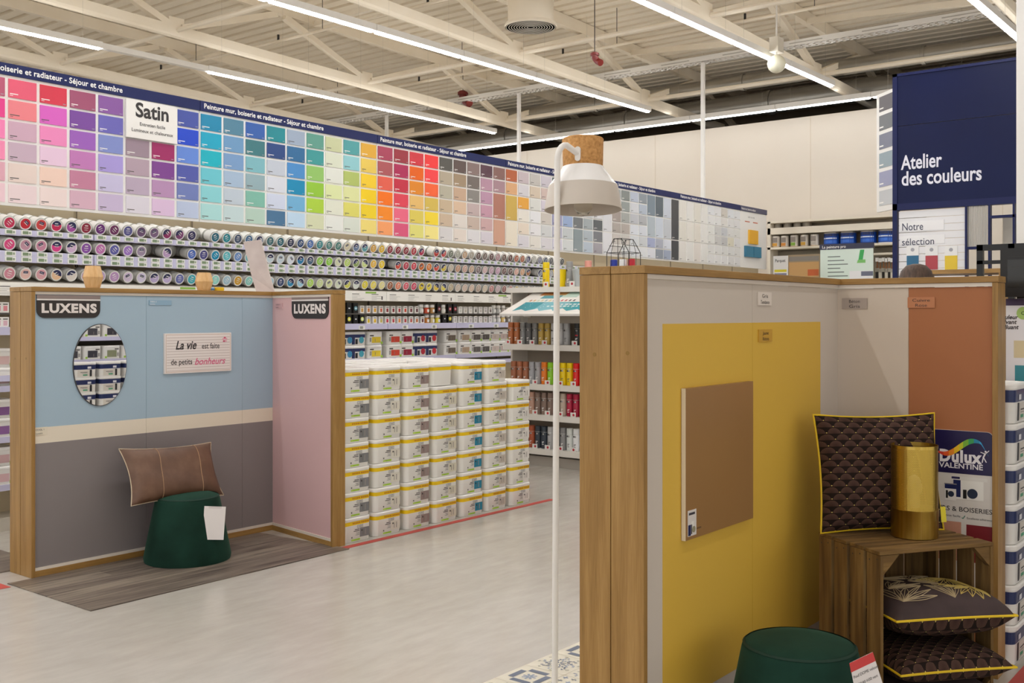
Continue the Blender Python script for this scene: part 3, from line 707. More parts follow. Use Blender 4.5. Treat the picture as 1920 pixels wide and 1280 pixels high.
# ------------------------------------------------------------------ L-shaped oak partitions
HP = 1.605
def painted(h, name): return noisy(name, [(.3, h), (.7, h)], (1, 1, 1), 2, .55)
RAIL = M('E2D8CC', .4)
def side_parts(t, S, T, mats, z_split=None):
    """wall in local frame: faces -y, from x = 0 to S, thickness T"""
def partition(name, label, cat, origin, L, S, ang, colours):
    """long wall faces -Y from x=0 to L; the wing leaves the far end towards -Y (turned by ang)"""
    t = thing(name, label, cat, origin)
    T = .122
    B = .0015
    MB().box(0, .022, 0, T, 0, HP - .026, OAKZ).build('end_post', t, bevel=B)
    MB().box(0, .022, T + .003, 2*T, 0, HP - .026, OAKZ).build('end_post', t, bevel=B)
    MB().box(-.002, L + .1, -.004, T, HP - .025, HP, OAKX).build('top_board', t, bevel=B)
    MB().box(-.002, L + .1, T + .003, 2*T, HP - .025, HP, OAKX).build('top_board', t, bevel=B)
    MB().box(.023, L, .006, T, 0, .034, OAKX).build('base_board', t, bevel=B)
    MB().box(.023, L, .008, .02, .034, .05, RAIL).build('lower_rail', t)
    MB().box(.023, L, .008, .02, HP - .041, HP - .026, RAIL).build('upper_rail', t)
    MB().box(.023, L + .08, 2*T - .03, 2*T - .01, .02, HP - .03, M('D8D2C8')).build('rear_panel', t)
    return t, T
def screw(t, pts):
    for x, y, z in pts:
        MB().lathe([(.007, 0), (.007, .001)], M('8A6C3A', .3, .7), 12, c=(x, y, z), axis='x').build('screw_cap', t)
# left unit -------------------------------------------------
XL, YL, LL = 2.88, 5.655, 1.66
t, T = partition('display_partition', 'oak framed L-shaped display partition with blue, grey and pink painted walls', 'display partition', (XL, YL, 0), LL, .75, 8.7, None)
zc0, zc1 = .72, .80     # cream stripe
BLUE, GREY, CREAM, PINK = painted('A3BACA', 'blue_wall_paint'), painted('867E7E', 'grey_wall_paint'), painted('E6DBC8', 'cream_wall_paint'), painted('DAB4B4', 'pink_wall_paint')
xs_seam = [.023, P_Y(277, YL)[0] - XL, P_Y(457, YL)[0] - XL, LL + .012]
za, zb_ = Zat(803, P_Y(62, YL)[1]), Zat(833, P_Y(62, YL)[1])
for a, b in zip(xs_seam, xs_seam[1:]):
    MB().box(a + .0008, b - .0008, .016, .05, za, HP - .042, BLUE).build('blue_panel', t)
    MB().box(a + .0008, b - .0008, .016, .05, zb_, za, CREAM).build('cream_stripe', t)
    MB().box(a + .0008, b - .0008, .016, .05, .05, zb_, GREY).build('grey_panel', t)
screw(t, [(-.0005, .06, Zat(672, 5.8)), (-.0005, .185, Zat(672, 5.9))])
def wing(t, corner, ang, S, mats, T=.072):
    """wing wall: its own empty-free frame, vertices placed in the partition's frame"""
    a = R(ang)
    dv = Vector((-math.sin(a), -math.cos(a), 0)); nv = Vector((-math.cos(a), math.sin(a), 0))  # along, towards the visible side
    def bx(s0, s1, n0, n1, z0, z1, m, name, bev=0):
        mb = MB(); k = []
        c = Vector(corner)
        q = [c + dv*s + nv*n for s, n in ((s0, n0), (s1, n0), (s1, n1), (s0, n1))]
        mb.loops([[(p.x, p.y, z) for p in q] for z in (z0, z1)], m); return mb.build(name, t, bevel=bev)
    bx(S - .022, S, -T, .004, 0, HP - .026, OAKZ, 'end_post', .0015)
    bx(-.0, S + .002, -T, .006, HP - .025, HP, OAKY, 'top_board', .0015)
    bx(.0, S - .023, -T, .0, 0, .034, OAKY, 'base_board', .0015)
    bx(.0, S - .023, -.014, -.002, .034, .05, RAIL, 'lower_rail'); bx(.0, S - .023, -.014, -.002, HP - .041, HP - .026, RAIL, 'upper_rail')
    for s0, s1, z0, z1, m, nm, off in mats: bx(s0, s1, -.045 if off == 0 else -.012, -.01 + off, z0, z1, m, nm)
    return dv, nv
wing(t, (LL, .016, 0), 8.7, .75, [(0, .727, .05, HP - .042, PINK, 'pink_panel', 0)], T=.09)
CRN = Vector((XL + LL, YL + .016, 0))
def on_wing(corner, ang):      # frame of things hung on a wing: x along the wing towards its free end, z up, facing the room
    a = R(ang); return corner, R(-90) - a
# right unit ------------------------------------------------
XR, YRT, LR = 2.82, 1.71, 1.63
t, T = partition('display_partition', 'oak framed L-shaped display partition with grey, yellow and copper painted walls', 'display partition', (XR, YRT, 0), LR, .66, -8, None)
GRISW, YEL, COP, BET = painted('CFC4B8', 'warm_grey_wall_paint'), painted('DDB444', 'yellow_wall_paint'), painted('A6683F', 'copper_wall_paint'), painted('CDBFB0', 'concrete_grey_wall_paint')
xm = P_Y(1418, YRT)[0] - XR
xy0, xy1 = P_Y(1250, YRT)[0] - XR, P_Y(1545, YRT)[0] - XR
zy = Zat(607, P_Y(1250, YRT)[1]); zy0 = Zat(1257, P_Y(1385, YRT)[1])
for a, b in ((.023, xm), (xm, LR + .012)):
    MB().box(a + .0008, b - .0008, .016, .05, .05, HP - .042, GRISW).build('grey_panel', t)
    MB().box(max(a, xy0) + .0008, min(b, xy1) - .0008, .0152, .018, zy0, zy, YEL).build('yellow_panel', t)
screw(t, [(-.0005, .06, Zat(658, 3.5)), (-.0005, .185, Zat(660, 3.6))])
AR = -2.
sj = .30
wing(t, (LR, .016, 0), AR, .65, [(0, sj, .05, HP - .042, BET, 'concrete_grey_panel', 0), (sj + .001, .627, .05, HP - .042, COP, 'copper_panel', 0)], T=.13)
CRN2 = Vector((XR + LR, YRT + .016, 0))

# things on the left partition ------------------------------
def luxens(loc, rz, wdt, lab):
    h = wdt * .335
    t = thing('shop_sign', lab, 'sign', loc, rz, 'black and white partition signs')
    r = wdt * .12
    pts = [(0, h), (0, r)] + [(r - r*math.cos(R(a)), r - r*math.sin(R(a))) for a in range(15, 91, 15)] + [(wdt - r + r*math.sin(R(a)), r - r*math.cos(R(a))) for a in range(0, 91, 15)] + [(wdt, h)]
    MB().prism(pts, -.006, 0, M('2E2826', .45)).build('plate', t)
    mb = MB().box(0, wdt, -.0065, -.0005, h - h*.15, h + .002, M('8E7E7A')).box(0, wdt, -.007, -.0005, h*.78, h*.845, M('E4DEDA')); mb.build('stripe', t)
    MB().text('LUXENS', wdt / 2, h * .25, h * .54, -.0075, M('E6DEDA'), bold=.05, align='CENTER', fit=wdt * .87, sp=1.12).build('lettering', t)
    return t
def onY(px, py, Y):
    X, d = P_Y(px, Y); return X, Zat(py, d)
YB = YL + .0155
x0, z0 = onY(68, 596, YB); x1, _ = onY(187, 592, YB)
luxens((x0, YB, z0), 0, x1 - x0, 'black plate sign with white capitals on the blue wall')
def wing_pt(corner, ang, s): a = R(ang); return Vector((corner.x - math.sin(a)*s - math.cos(a)*-.0, corner.y - math.cos(a)*s, 0))
def wing_hit(corner, ang, px):          # distance along the wing of an image column
    k = (px - 960) / F; a = R(ang); dx, dy = -math.sin(a), -math.cos(a)
    # u = k d
    cu, cdp = ST*corner.x - CT*corner.y, CT*corner.x + ST*corner.y
    du, dd = ST*dx - CT*dy, CT*dx + ST*dy
    s = (k*cdp - cu) / (du - k*dd); return s, cdp + s*dd
OFFW = .0095
def wing_loc(corner, ang, px, py, off=OFFW):
    a = R(ang); s, d = wing_hit(corner, ang, px); p = wing_pt(corner, ang, s)
    n = Vector((-math.cos(a), math.sin(a), 0))
    return (p.x - n.x*off, p.y - n.y*off, Zat(py, d)), s
WR1 = R(-90) - R(8.7)
l, s0 = wing_loc(CRN, 8.7, 546, 597); _, s1 = wing_loc(CRN, 8.7, 614.5, 597)
luxens(l, WR1, s1 - s0, 'black plate sign with white capitals on the pink wall')
def colour_tag(loc, rz, wdt, h, col, lines, lab, dark=True, size=None):
    t = thing('colour_name_tag', lab, 'name tag', loc, rz, 'colour name tags')
    MB().box(0, wdt, -.004, 0, 0, h, M(col, .45)).build('card', t)
    mb = MB(); sz = size or h / (len(lines) * 1.25)
    for i, s in enumerate(lines):
        mb.text(s, wdt/2 if size is None else .006, h - (i + .92) * h / (len(lines) + .15), sz, -.0046, LETTERD if dark else LETTERW, align='CENTER' if size is None else 'LEFT', fit=wdt*(.9 if len(s) > 5 else .6)*(1 if wdt < .08 else .72) if size is None else None)
    mb.build('lettering', t)
x0, z0 = onY(279, 572, YB); x1, z1 = onY(321, 562, YB)
colour_tag((x0, YB, z0), 0, x1 - x0, .03, '8FAFC6', ['TERRA 4', 'Luxens'], 'small blue name tag stuck on the blue wall', False, .012)
x0, z0 = onY(64, 816, YB)
colour_tag((x0, YB, z0), 0, .075, .042, 'E2D8C4', ['COOL 1', 'Luxens'], 'small cream name tag at the left end of the cream stripe', True, .014)
l, s0 = wing_loc(CRN, 8.7, 515, 578)
colour_tag(l, WR1, .09, .035, 'D4AAAC', ['CANDY 4', 'Luxens'], 'small pink name tag at the top of the pink wall', True, .013)
# oval mirror
x0, z0 = onY(136, 684, YB); x1, _ = onY(236, 684, YB); d = P_Y(186, YB)[1]
cx, rx = (x0 + x1) / 2, (x1 - x0) / 2; zt_, zb2 = Zat(607, d), Zat(761, d); rz_ = (zt_ - zb2) / 2
t = thing('oval_mirror', 'oval frameless mirror hanging on the blue wall', 'mirror', (cx, YB, (zt_ + zb2) / 2))
n = 64
ov = lambda k: [(rx*k*math.cos(2*math.pi*j/n), rz_*k*math.sin(2*math.pi*j/n)) for j in range(n)]
MB().prism(ov(1), -.009, 0, M('4A4644', .4)).build('backing', t)
MB().face([(x, -.0096, z) for x, z in ov(.985)], M('F4F4F4', .01, 1)).build('mirror_glass', t)
# saying sign
x0, zt_ = onY(306, 625, YB); x1, _ = onY(431, 622, YB); _, zb2 = onY(306, 701, YB)
wv, hv = x1 - x0, zt_ - zb2
t = thing('wall_plaque', 'white plank-look plaque with black and pink handwriting on the blue wall', 'plaque', (x0, YB, zb2))
mb = MB().box(0, wv, -.016, 0, 0, hv, M('ECE4E0', .5)); mb.build('board', t, bevel=.002)
mb = MB()
for i in range(13): mb.panel(.014, wv - .014, .014 + i*(hv - .028)/13, .014 + i*(hv - .028)/13 + .006, -.0164, M('D6CBC6'))
for a in ((.008, wv - .008, .008, .0105), (.008, wv - .008, hv - .0105, hv - .008), (.008, .0105, .008, hv - .008), (wv - .0105, wv - .008, .008, hv - .008)): mb.panel(*a, -.0165, M('C4A890'))
mb.build('plank_lines', t)
mb = MB().text('La vie', wv*.15, hv*.6, hv*.3, -.0168, LETTERD, bold=.022, shear=.3, sx=.86); mb.text('est faite', wv*.54, hv*.6, hv*.2, -.0168, LETTERD, bold=.008, fit=wv*.27)
mb.text('de petits', wv*.085, hv*.22, hv*.2, -.0168, LETTERD, bold=.008, fit=wv*.31); mb.build('black_lettering', t)
MB().text('bonheurs', wv*.43, hv*.2, hv*.24, -.0168, M('D86A8C'), bold=.016, shear=.35, fit=wv*.47).build('pink_lettering', t)
mb = MB()
for a in range(5):
    aa = R(72*a + 20); c = (wv*.895 + .012*math.cos(aa), hv*.82 + .012*math.sin(aa))
    mb.face([(c[0] + .009*math.cos(R(q)), -.0169, c[1] + .006*math.sin(R(q))) for q in range(0, 360, 45)], M('D05478' if a % 2 else 'E8A8B8'))
mb.build('flower_print', t)
# wooden vases
WOODL = noisy('pale_turned_wood', [(.3, 'CFA066'), (.55, 'DDB47E'), (.75, 'E6C392')], (40, 40, 3), 1.2, .5)
for px, wpx, py0, lab in ((174, 19, 500, 'faceted wooden vase on the partition over the black plate sign'), (382.5, 17, 508, 'faceted wooden vase on the partition above the handwriting plaque')):
    X, d = P_Y(px, YL + .05); sx = wpx * d / F; hh = (540 - py0) * d / F + .005
    mb = MB().lathe([(sx*.66, 0), (sx*.7, .002), (sx, hh*.5), (sx*.72, hh), (sx*.55, hh), (sx*.5, hh*.6)], WOODL, 8)
    tag(mb.build('wooden_vase', loc=(X, YL + .05, HP)), lab, 'vase', 'faceted wooden vases')
# leaning card stand
X, d = P_Y(500, YL + .06); s = d / F
mb = MB(); pm = noisy('pinkish_sheet', [(.35, 'CDBFBC'), (.65, 'D8CCC8')], (4, 4, 4), 2, .35)
def pt(px, py, yo): return ((px - 505) * s * 1.06, yo, (548 - py) * s)
front = [pt(462, 456, .03), pt(500, 450, .03), pt(508, 480, .025), pt(517, 515, .018), pt(524, 547.5, 0), pt(484, 547.5, 0), pt(478, 520, .018), pt(470, 486, .025)]
back = [(x + .016, y + .012, z) for x, y, z in front]
mb.loops([front, back], pm)
tag(mb.build('card_stand', loc=(X, YL + .07, HP), bevel=.001), 'tall leaning blank card at the corner of the left partition top', 'card')
X, d = P_Y(410, YL + .08)
t = thing('paint_edger', 'small yellow and blue tool lying on the left partition top', 'tool', (X, YL + .08, HP))
MB().loops([rrect(.075*k, .04, .018, z) for k, z in ((.9, 0), (1, .008), (1, .018), (.8, .024))], M('E8C010', .4)).build('yellow_head', t, smooth=True)
MB().tube([(-.03, 0, .012), (-.06, 0, .012), (-.085, .005, .016)], .009, M('5A8CC0'), 8).build('blue_grip', t, smooth=True)

# floor mats --------------------------------------------------
def plank_mat():
    m, nt, b = new_mat('grey_brown_plank_vinyl'); L = nt.links.new
    v = coords(nt, (1, 1, 1)); br = node(nt, 'ShaderNodeTexBrick')
    br.inputs['Scale'].default_value = 1; br.inputs['Mortar Size'].default_value = .001; br.inputs['Brick Width'].default_value = .9; br.inputs['Row Height'].default_value = .14
    br.inputs['Color1'].default_value = (.25, .25, .25, 1); br.inputs['Color2'].default_value = (.75, .75, .75, 1); br.inputs['Mortar'].default_value = (.1, .1, .1, 1)
    L(v, br.inputs['Vector'])
    v2 = coords(nt, (1.2, 24, 1)); n = node(nt, 'ShaderNodeTexNoise'); n.inputs['Scale'].default_value = 1.6; n.inputs['Detail'].default_value = 6; L(v2, n.inputs['Vector'])
    ad = node(nt, 'ShaderNodeMath', operation='MULTIPLY_ADD'); ad.inputs[1].default_value = .35
    L(br.outputs['Color'], ad.inputs[0]); L(n.outputs['Fac'], ad.inputs[2])
    r = ramp(nt, [(.36, '3E3531'), (.58, '665A52'), (.8, '8C8072')]); L(ad.outputs[0], r.inputs[0]); L(r.outputs[0], b.inputs['Base Color'])
    b.inputs['Roughness'].default_value = .4; return m
o = MB().loops([[(x, y, z) for x, y in ((0, 0), (1.72, .02), (1.68, .84), (0, .84))] for z in (.001, .005)], plank_mat()).build('plank_floor_mat', loc=(2.74, 4.80, 0))
tag(o, 'dark grey-brown plank floor mat under the green pouf', 'floor mat')
o = MB().loops([[(x, y, z) for x, y in ((0, 0), (1.2, 0), (1.2, .85), (0, .85))] for z in (.001, .005)], plank_mat()).build('plank_floor_mat', loc=(1.9, 5.91, 0))
tag(o, 'strip of grey plank mat behind the left partition at the picture edge', 'floor mat')
t = thing('tile_pattern_mat', 'cream and blue patterned tile mat under the floor lamp', 'floor mat', (2.6, 1.97, 0))
MB().box(0, 2.1, 0, .68, .001, .004, M('DAD3C2', .5)).build('mat_sheet', t)
mb = MB(); tb = M('5C6478', .5); tg = M('A9A494', .5); tl = M('8C96A8', .5); zt_ = .0046
def poly(pts, m): mb.face([(x, y, zt_ + random.random()*.0004) for x, y in pts], m)
ts = .2
for i in range(10):
    for j in range(3):
        cx, cy = (i + .5) * ts + .03, (j + .5) * ts + .08; k = (i * 2 + j * 5) % 4
        def sq(x, y, w, h, m, a=0):
            c, s_ = math.cos(a), math.sin(a); poly([(cx + (x + u)*c - (y + v)*s_, cy + (x + u)*s_ + (y + v)*c) for u, v in ((-w, -h), (w, -h), (w, h), (-w, h))], m)
        for u, v, w2, h2 in ((0, -.098, .1, .0016), (-.098, 0, .0016, .1)): sq(u, v, w2, h2, M('C4BAA6'))
        if k == 0:
            for a in range(4): sq(.062, 0, .014, .045, tb, R(90*a))
            for a in range(8): sq(.017, 0, .014, .005, tl, R(45*a))
        elif k == 1:
            for a in range(8):
                for q in (-.06, -.03, 0, .03, .06): sq(.075, q, .009, .004, [tl, tg][abs(int(q*100)) % 2], R(45*a)) if a % 2 == 0 else None
                sq(.045, 0, .012, .006, tb, R(45*a)); sq(.02, 0, .01, .003, tl, R(45*a + 22))
        elif k == 2:
            for a in range(8):
                aa = R(45*a)
                sq(.085, .02, .005, .008, tg, aa); sq(.02, 0, .012, .003, tb, aa)
                for q in range(6):
                    qq = R(q*50); sq(.055 + .016*math.cos(qq), .016*math.sin(qq), .006, .004, tb if a % 2 else tl, aa)
        else:
            for u in range(5):
                for v in range(5): sq(-.08 + .04*u, -.08 + .04*v, .013, .004, tg if (u + v) % 2 else tl, 0); sq(-.08 + .04*u, -.08 + .04*v, .004, .012, tb if (u + v) % 2 else tl, 0)
mb.build('tile_print', t)

# ------------------------------------------------------------------ soft things: poufs and cushions
def velvet():
    m, nt, b = new_mat('green_velvet'); L = nt.links.new
    v = coords(nt, (3, 3, 3)); n = node(nt, 'ShaderNodeTexNoise'); n.inputs['Scale'].default_value = 1.6; n.inputs['Detail'].default_value = 4; L(v, n.inputs['Vector'])
    r = ramp(nt, [(.35, '0C2A20'), (.7, '183C30')]); L(n.outputs['Fac'], r.inputs[0]); L(r.outputs[0], b.inputs['Base Color'])
    b.inputs['Roughness'].default_value = .8; b.inputs['Specular IOR Level'].default_value = .2
    b.inputs['Sheen Weight'].default_value = .35; b.inputs['Sheen Tint'].default_value = lin('5C8C78'); b.inputs['Sheen Roughness'].default_value = .4
    return m
VELV = velvet()
def pouf(loc, lab):
    t = thing('pouf', lab, 'pouf', loc, 0, 'green velvet poufs')
    rb, rt, h = .25, .181, .385
    MB().lathe([(rb - .02, 0), (rb - .004, .006), (rb, .03), (rt + .004, h - .025), (rt, h - .012), (rt - .008, h - .006)], VELV, 48, cap1=False).build('side_cover', t, smooth=True)
    MB().lathe([(rt - .008, h - .006), (rt - .03, h + .002), (rt * .5, h + .008), (.01, h + .01)], VELV, 48, cap0=False).build('top_cushion', t, smooth=True)
    MB().lathe([(rt - .004, h - .012), (rt + .001, h - .009), (rt - .006, h - .003)], M('0C3024', .8), 48, cap0=False, cap1=False).build('top_seam', t, smooth=True)
    return t
X, Y = P_D(352, 6.22); pl = (X, min(Y, 5.385), 0)
pouf(pl, 'green velvet pouf on the plank mat against the blue and grey wall')
X, Y = P_D(1499, 3.42); pr_ = (X, Y, 0)
pouf(pr_, 'green velvet pouf before the yellow wall beside the wooden crate')
def pillow(name, label, w, h, th, mf, mbk, loc, rot, piping=None, group=None, uvs=(1, 1), pinch=.07, r=.0045):
    t = thing(name, label, 'cushion', loc, 0, group); t.rotation_euler = rot
    N = 22
    def S(u, v, sd):
        x = w/2*u*(1 - pinch*(1 - v*v)*abs(u)**3); z = h/2*v*(1 - pinch*(1 - u*u)*abs(v)**3)
        k = max(0, (1 - u**4)*(1 - v**4))**.55
        wr = 1 + .05*math.sin(5*u + 3*v)*math.sin(4*v - 2*u)
        return Vector((x, sd*th/2*k*wr, z))
    for sd, m, nm in ((-1, mf, 'front_cover'), (1, mbk, 'back_cover')):
        mb = MB(); g = [-1 + 2*i/N for i in range(N + 1)]
        g = [math.copysign(abs(q)**.8, q) for q in g]
        for i in range(N):
            for j in range(N):
                q = [(g[i], g[j]), (g[i+1], g[j]), (g[i+1], g[j+1]), (g[i], g[j+1])]
                if sd > 0: q = q[::-1]
                mb.face([S(u, v, sd) for u, v in q], m, [((u + 1)/2*uvs[0], (v + 1)/2*uvs[1]) for u, v in q])
        o = mb.build(nm, t)
        bm = bmesh.new(); bm.from_mesh(o.data); bmesh.ops.remove_doubles(bm, verts=bm.verts, dist=1e-5)
        for f in bm.faces: f.smooth = True
        bm.to_mesh(o.data); bm.free()
    if piping:
        path = [S(-1 + 2*i/20, -1, 0) for i in range(20)] + [S(1, -1 + 2*i/20, 0) for i in range(20)] + [S(1 - 2*i/20, 1, 0) for i in range(20)] + [S(-1, 1 - 2*i/20, 0) for i in range(20)]
        MB().tube(path, r, piping, 6, closed=True).build('piping', t, smooth=True)
    return t, S
leather = noisy('brown_leather', [(.3, '5A3E2E'), (.55, '684A38'), (.8, '785A46')], (5, 5, 5), 2, .42, detail=6, bump=.08)
Xc, d = P_Y(325, 5.47)
t, S = pillow('leather_cushion', 'long brown leather cushion leaning on the left green pouf', .63, .345, .13, leather, leather, (Xc, 5.475, Zat(893, d) + .022), (R(-25), R(2), 0), M('CDBBA0', .6), pinch=.1, r=.003)
mb = MB(); st = M('A88464', .6)
for u in (-.36, .5):
    mb.tube([S(u + .03*math.sin(2*v), v, -1) + Vector((0, -.0015, 0)) for v in [-.97 + 1.94*i/24 for i in range(25)]], .0022, st, 5)
mb.build('stitched_seam', t)
def fan_mat(nx, ny):
    m, nt, b = new_mat('brown_fan_print'); L = nt.links.new
    uv = node(nt, 'ShaderNodeUVMap'); sp = node(nt, 'ShaderNodeSeparateXYZ'); L(uv.outputs[0], sp.inputs[0])
    def mth(op, a, b_=None, c=None):
        n = node(nt, 'ShaderNodeMath', operation=op)
        for i, q in enumerate((a, b_, c)):
            if q is None: continue
            if isinstance(q, (int, float)): n.inputs[i].default_value = q
            else: L(q, n.inputs[i])
        return n.outputs[0]
    y = mth('MULTIPLY', sp.outputs[1], ny); row = mth('FLOOR', y); fy = mth('FRACT', y)
    off = mth('MULTIPLY', mth('FLOORED_MODULO', row, 2.0), .5)
    x = mth('ADD', mth('MULTIPLY', sp.outputs[0], nx), off); fx_ = mth('SUBTRACT', mth('FRACT', x), .5)
    yy = mth('MULTIPLY', fy, .48)
    rr = mth('SQRT', mth('ADD', mth('MULTIPLY', fx_, fx_), mth('MULTIPLY', yy, yy)))
    inside = mth('LESS_THAN', rr, .43)
    ang = mth('ARCTAN2', fx_, mth('ADD', yy, .02)); ray = mth('MULTIPLY_ADD', mth('SINE', mth('MULTIPLY', ang, 26.)), .12, .5)
    r1 = ramp(nt, [(.3, '3C2A26'), (.7, '5E463C')]); L(mth('MULTIPLY_ADD', rr, .6, mth('MULTIPLY', ray, .6)), r1.inputs[0])
    mx = node(nt, 'ShaderNodeMix', data_type='RGBA'); L(inside, mx.inputs[0]); mx.inputs[6].default_value = lin('221916'); L(r1.outputs[0], mx.inputs[7])
    # little cream-yellow hearts between the fans
    ex = mth('SUBTRACT', .5, mth('ABSOLUTE', fx_)); ey = mth('ABSOLUTE', mth('SUBTRACT', fy, .12))
    dot = mth('LESS_THAN', mth('ADD', mth('MULTIPLY', ex, 1.6), mth('MULTIPLY', ey, .9)), .085)
    m2 = node(nt, 'ShaderNodeMix', data_type='RGBA'); L(dot, m2.inputs[0]); L(mx.outputs[2], m2.inputs[6]); m2.inputs[7].default_value = lin('D8C070')
    L(m2.outputs[2], b.inputs['Base Color']); b.inputs['Roughness'].default_value = .85; b.inputs['Specular IOR Level'].default_value = .15
    return m
FAN = fan_mat(9, 18); LEAFC = noisy('dark_plum_cotton', [(.3, '3A2C2C'), (.7, '463636')], (6, 6, 6), 2, .8, bump=.1)
YPIPE = M('E8C41C', .6); GOLDL = M('B8A480', .5); GOLDY = M('C8B060', .5)

# crate ------------------------------------------------------
def rough_wood(ax):
    return noisy('rough_crate_wood_' + ax, [(.3, '584020'), (.5, '785A2E'), (.75, '947644')], {'z': (14, 14, 1.2), 'x': (1.2, 14, 14)}[ax], 2.2, .85, detail=7, bump=.25)
CWZ, CWX = rough_wood('z'), rough_wood('x')
zt = .60
fl = P_D(1651, (H - zt)*F/445); CRZ = R(-33)
cw_, cdp, chh = .505, .37, zt
t = thing('wooden_crate', 'old wooden slatted crate standing on end between yellow and copper walls', 'crate', (fl[0], fl[1], 0), CRZ)
sw = .079; gp = (cdp - 4*sw)/3
for k in range(4):
    y0 = k*(sw + gp)
    MB().box(0, .013, y0, y0 + sw, 0, chh - .014, CWZ).build('side_slat', t, bevel=.0015)
    MB().box(cw_ - .013, cw_, y0, y0 + sw, 0, chh - .014, CWZ).build('side_slat', t, bevel=.0015)
    MB().box(-.002 + .004*(k % 2), cw_ + .002 - .003*(k % 2), y0 + .002, y0 + sw + .004, chh - .013, chh, CWX).build('top_slat', t, bevel=.0015)
    MB().box(.014, cw_ - .014, y0, y0 + sw, .0, .012, CWX).build('bottom_slat', t, bevel=.0015)
for k in range(5):
    x0 = .016 + k*.097
    MB().box(x0, x0 + .083, cdp - .011, cdp, .014, chh - .015, CWZ).build('back_slat', t, bevel=.0015)
for sx in (0, 1):
    a, c = (.0135, .0855) if sx == 0 else (cw_ - .0135, cw_ - .0855)
    MB().prism([(a, chh - .0145), (c, chh - .0145), (a, chh - .088)], .004, .03, CWX).build('corner_block', t)
    MB().prism([(a, .0125), (c, .0125), (a, .088)], .004, .03, CWX).build('corner_block', t)
mb = MB()
for k in range(4):
    for z in (chh - .03, .03):
        mb.lathe([(.003, 0), (.003, .0006)], DARK, 8, c=(-.0001, k*(sw+gp) + .02, z), axis='x'); mb.lathe([(.003, 0), (.003, .0006)], DARK, 8, c=(-.0001, k*(sw+gp) + .062, z - .008), axis='x')
mb.build('nail_heads', t)
crate_m = Matrix.Translation((fl[0], fl[1], 0)) @ Matrix.Rotation(CRZ, 4, 'Z')
def incrate(x, y, z): return tuple(crate_m @ Vector((x, y, z)))
X, Y = P_D(1647, 4.15)
t, S = pillow('fan_print_cushion', 'square brown fan-print cushion with yellow piping standing on the wooden crate', .51, .46, .15, FAN, FAN, (X, Y, zt + .228), (R(-9), 0, R(-44)), YPIPE, 'fan print cushions', pinch=.06)
MB().box(.238, .262, -.014, -.012, -.2, -.14, M('E8D820')).build('yellow_label', t)
def leaf_art(t, S, seed, spots):
    rg = random.Random(seed); mb = MB()
    for u0, v0, a0, n, ln, m in spots:
        for k in range(n):
            a = a0 + (k - n/2)*.33; l = ln*rg.uniform(.75, 1.1); wd = .055*rg.uniform(.7, 1.2)
            for sg in (-1, 1, 0):
                pts = []
                for i in range(9):
                    f = i/8; off = sg*wd*math.sin(math.pi*f)
                    u = u0 + math.cos(a)*l*f - math.sin(a)*off; v = v0 + math.sin(a)*l*f + math.cos(a)*off
                    if abs(u) > .97 or abs(v) > .97: break
                    pts.append(S(u, v, -1) + Vector((0, -.001, 0)))
                if len(pts) > 2: mb.tube(pts, .0015, m, 4)
    mb.build('leaf_print', t)
c = incrate(.285, .12, .355)
t, S = pillow('leaf_print_cushion', 'dark cushion with fine leaf drawing lying uppermost inside the wooden crate', .47, .45, .17, LEAFC, FAN, c, (R(-93), 0, R(-42)), YPIPE, 'leaf print cushions', pinch=.05)
leaf_art(t, S, 3, [(-.75, -.75, 1.0, 6, .7, GOLDL), (.1, -.8, 1.7, 4, .6, GOLDL), (.62, -.35, -2.2, 7, .5, GOLDY), (-.7, -.2, .6, 5, .55, GOLDL), (-.1, .2, 1.2, 4, .6, GOLDL), (.55, .25, -1.6, 8, .6, GOLDY), (.2, -.2, 2.2, 3, .6, GOLDL), (-.5, .6, -.4, 4, .5, GOLDL)])
c = incrate(.275, .11, .178)
t, S = pillow('fan_print_cushion', 'brown fan-print cushion with yellow piping lying in the crate under another cushion', .46, .45, .125, FAN, FAN, c, (R(-91), 0, R(-40)), YPIPE, 'fan print cushions', pinch=.05)
MB().box(.17, .205, -.06, -.058, .04, .13, M('C8C020')).build('yellow_label', t)
c = incrate(.26, .14, .0525 + .03)
t, S = pillow('leaf_print_cushion', 'dark leaf-drawing cushion at the bottom of the pile inside the crate', .45, .43, .095, LEAFC, FAN, (c[0], c[1], .063), (R(-90), 0, R(-38)), YPIPE, 'leaf print cushions', pinch=.05)
leaf_art(t, S, 5, [(-.2, -.3, 1.2, 5, .6, GOLDL), (.5, -.2, 1.8, 6, .6, GOLDL)])
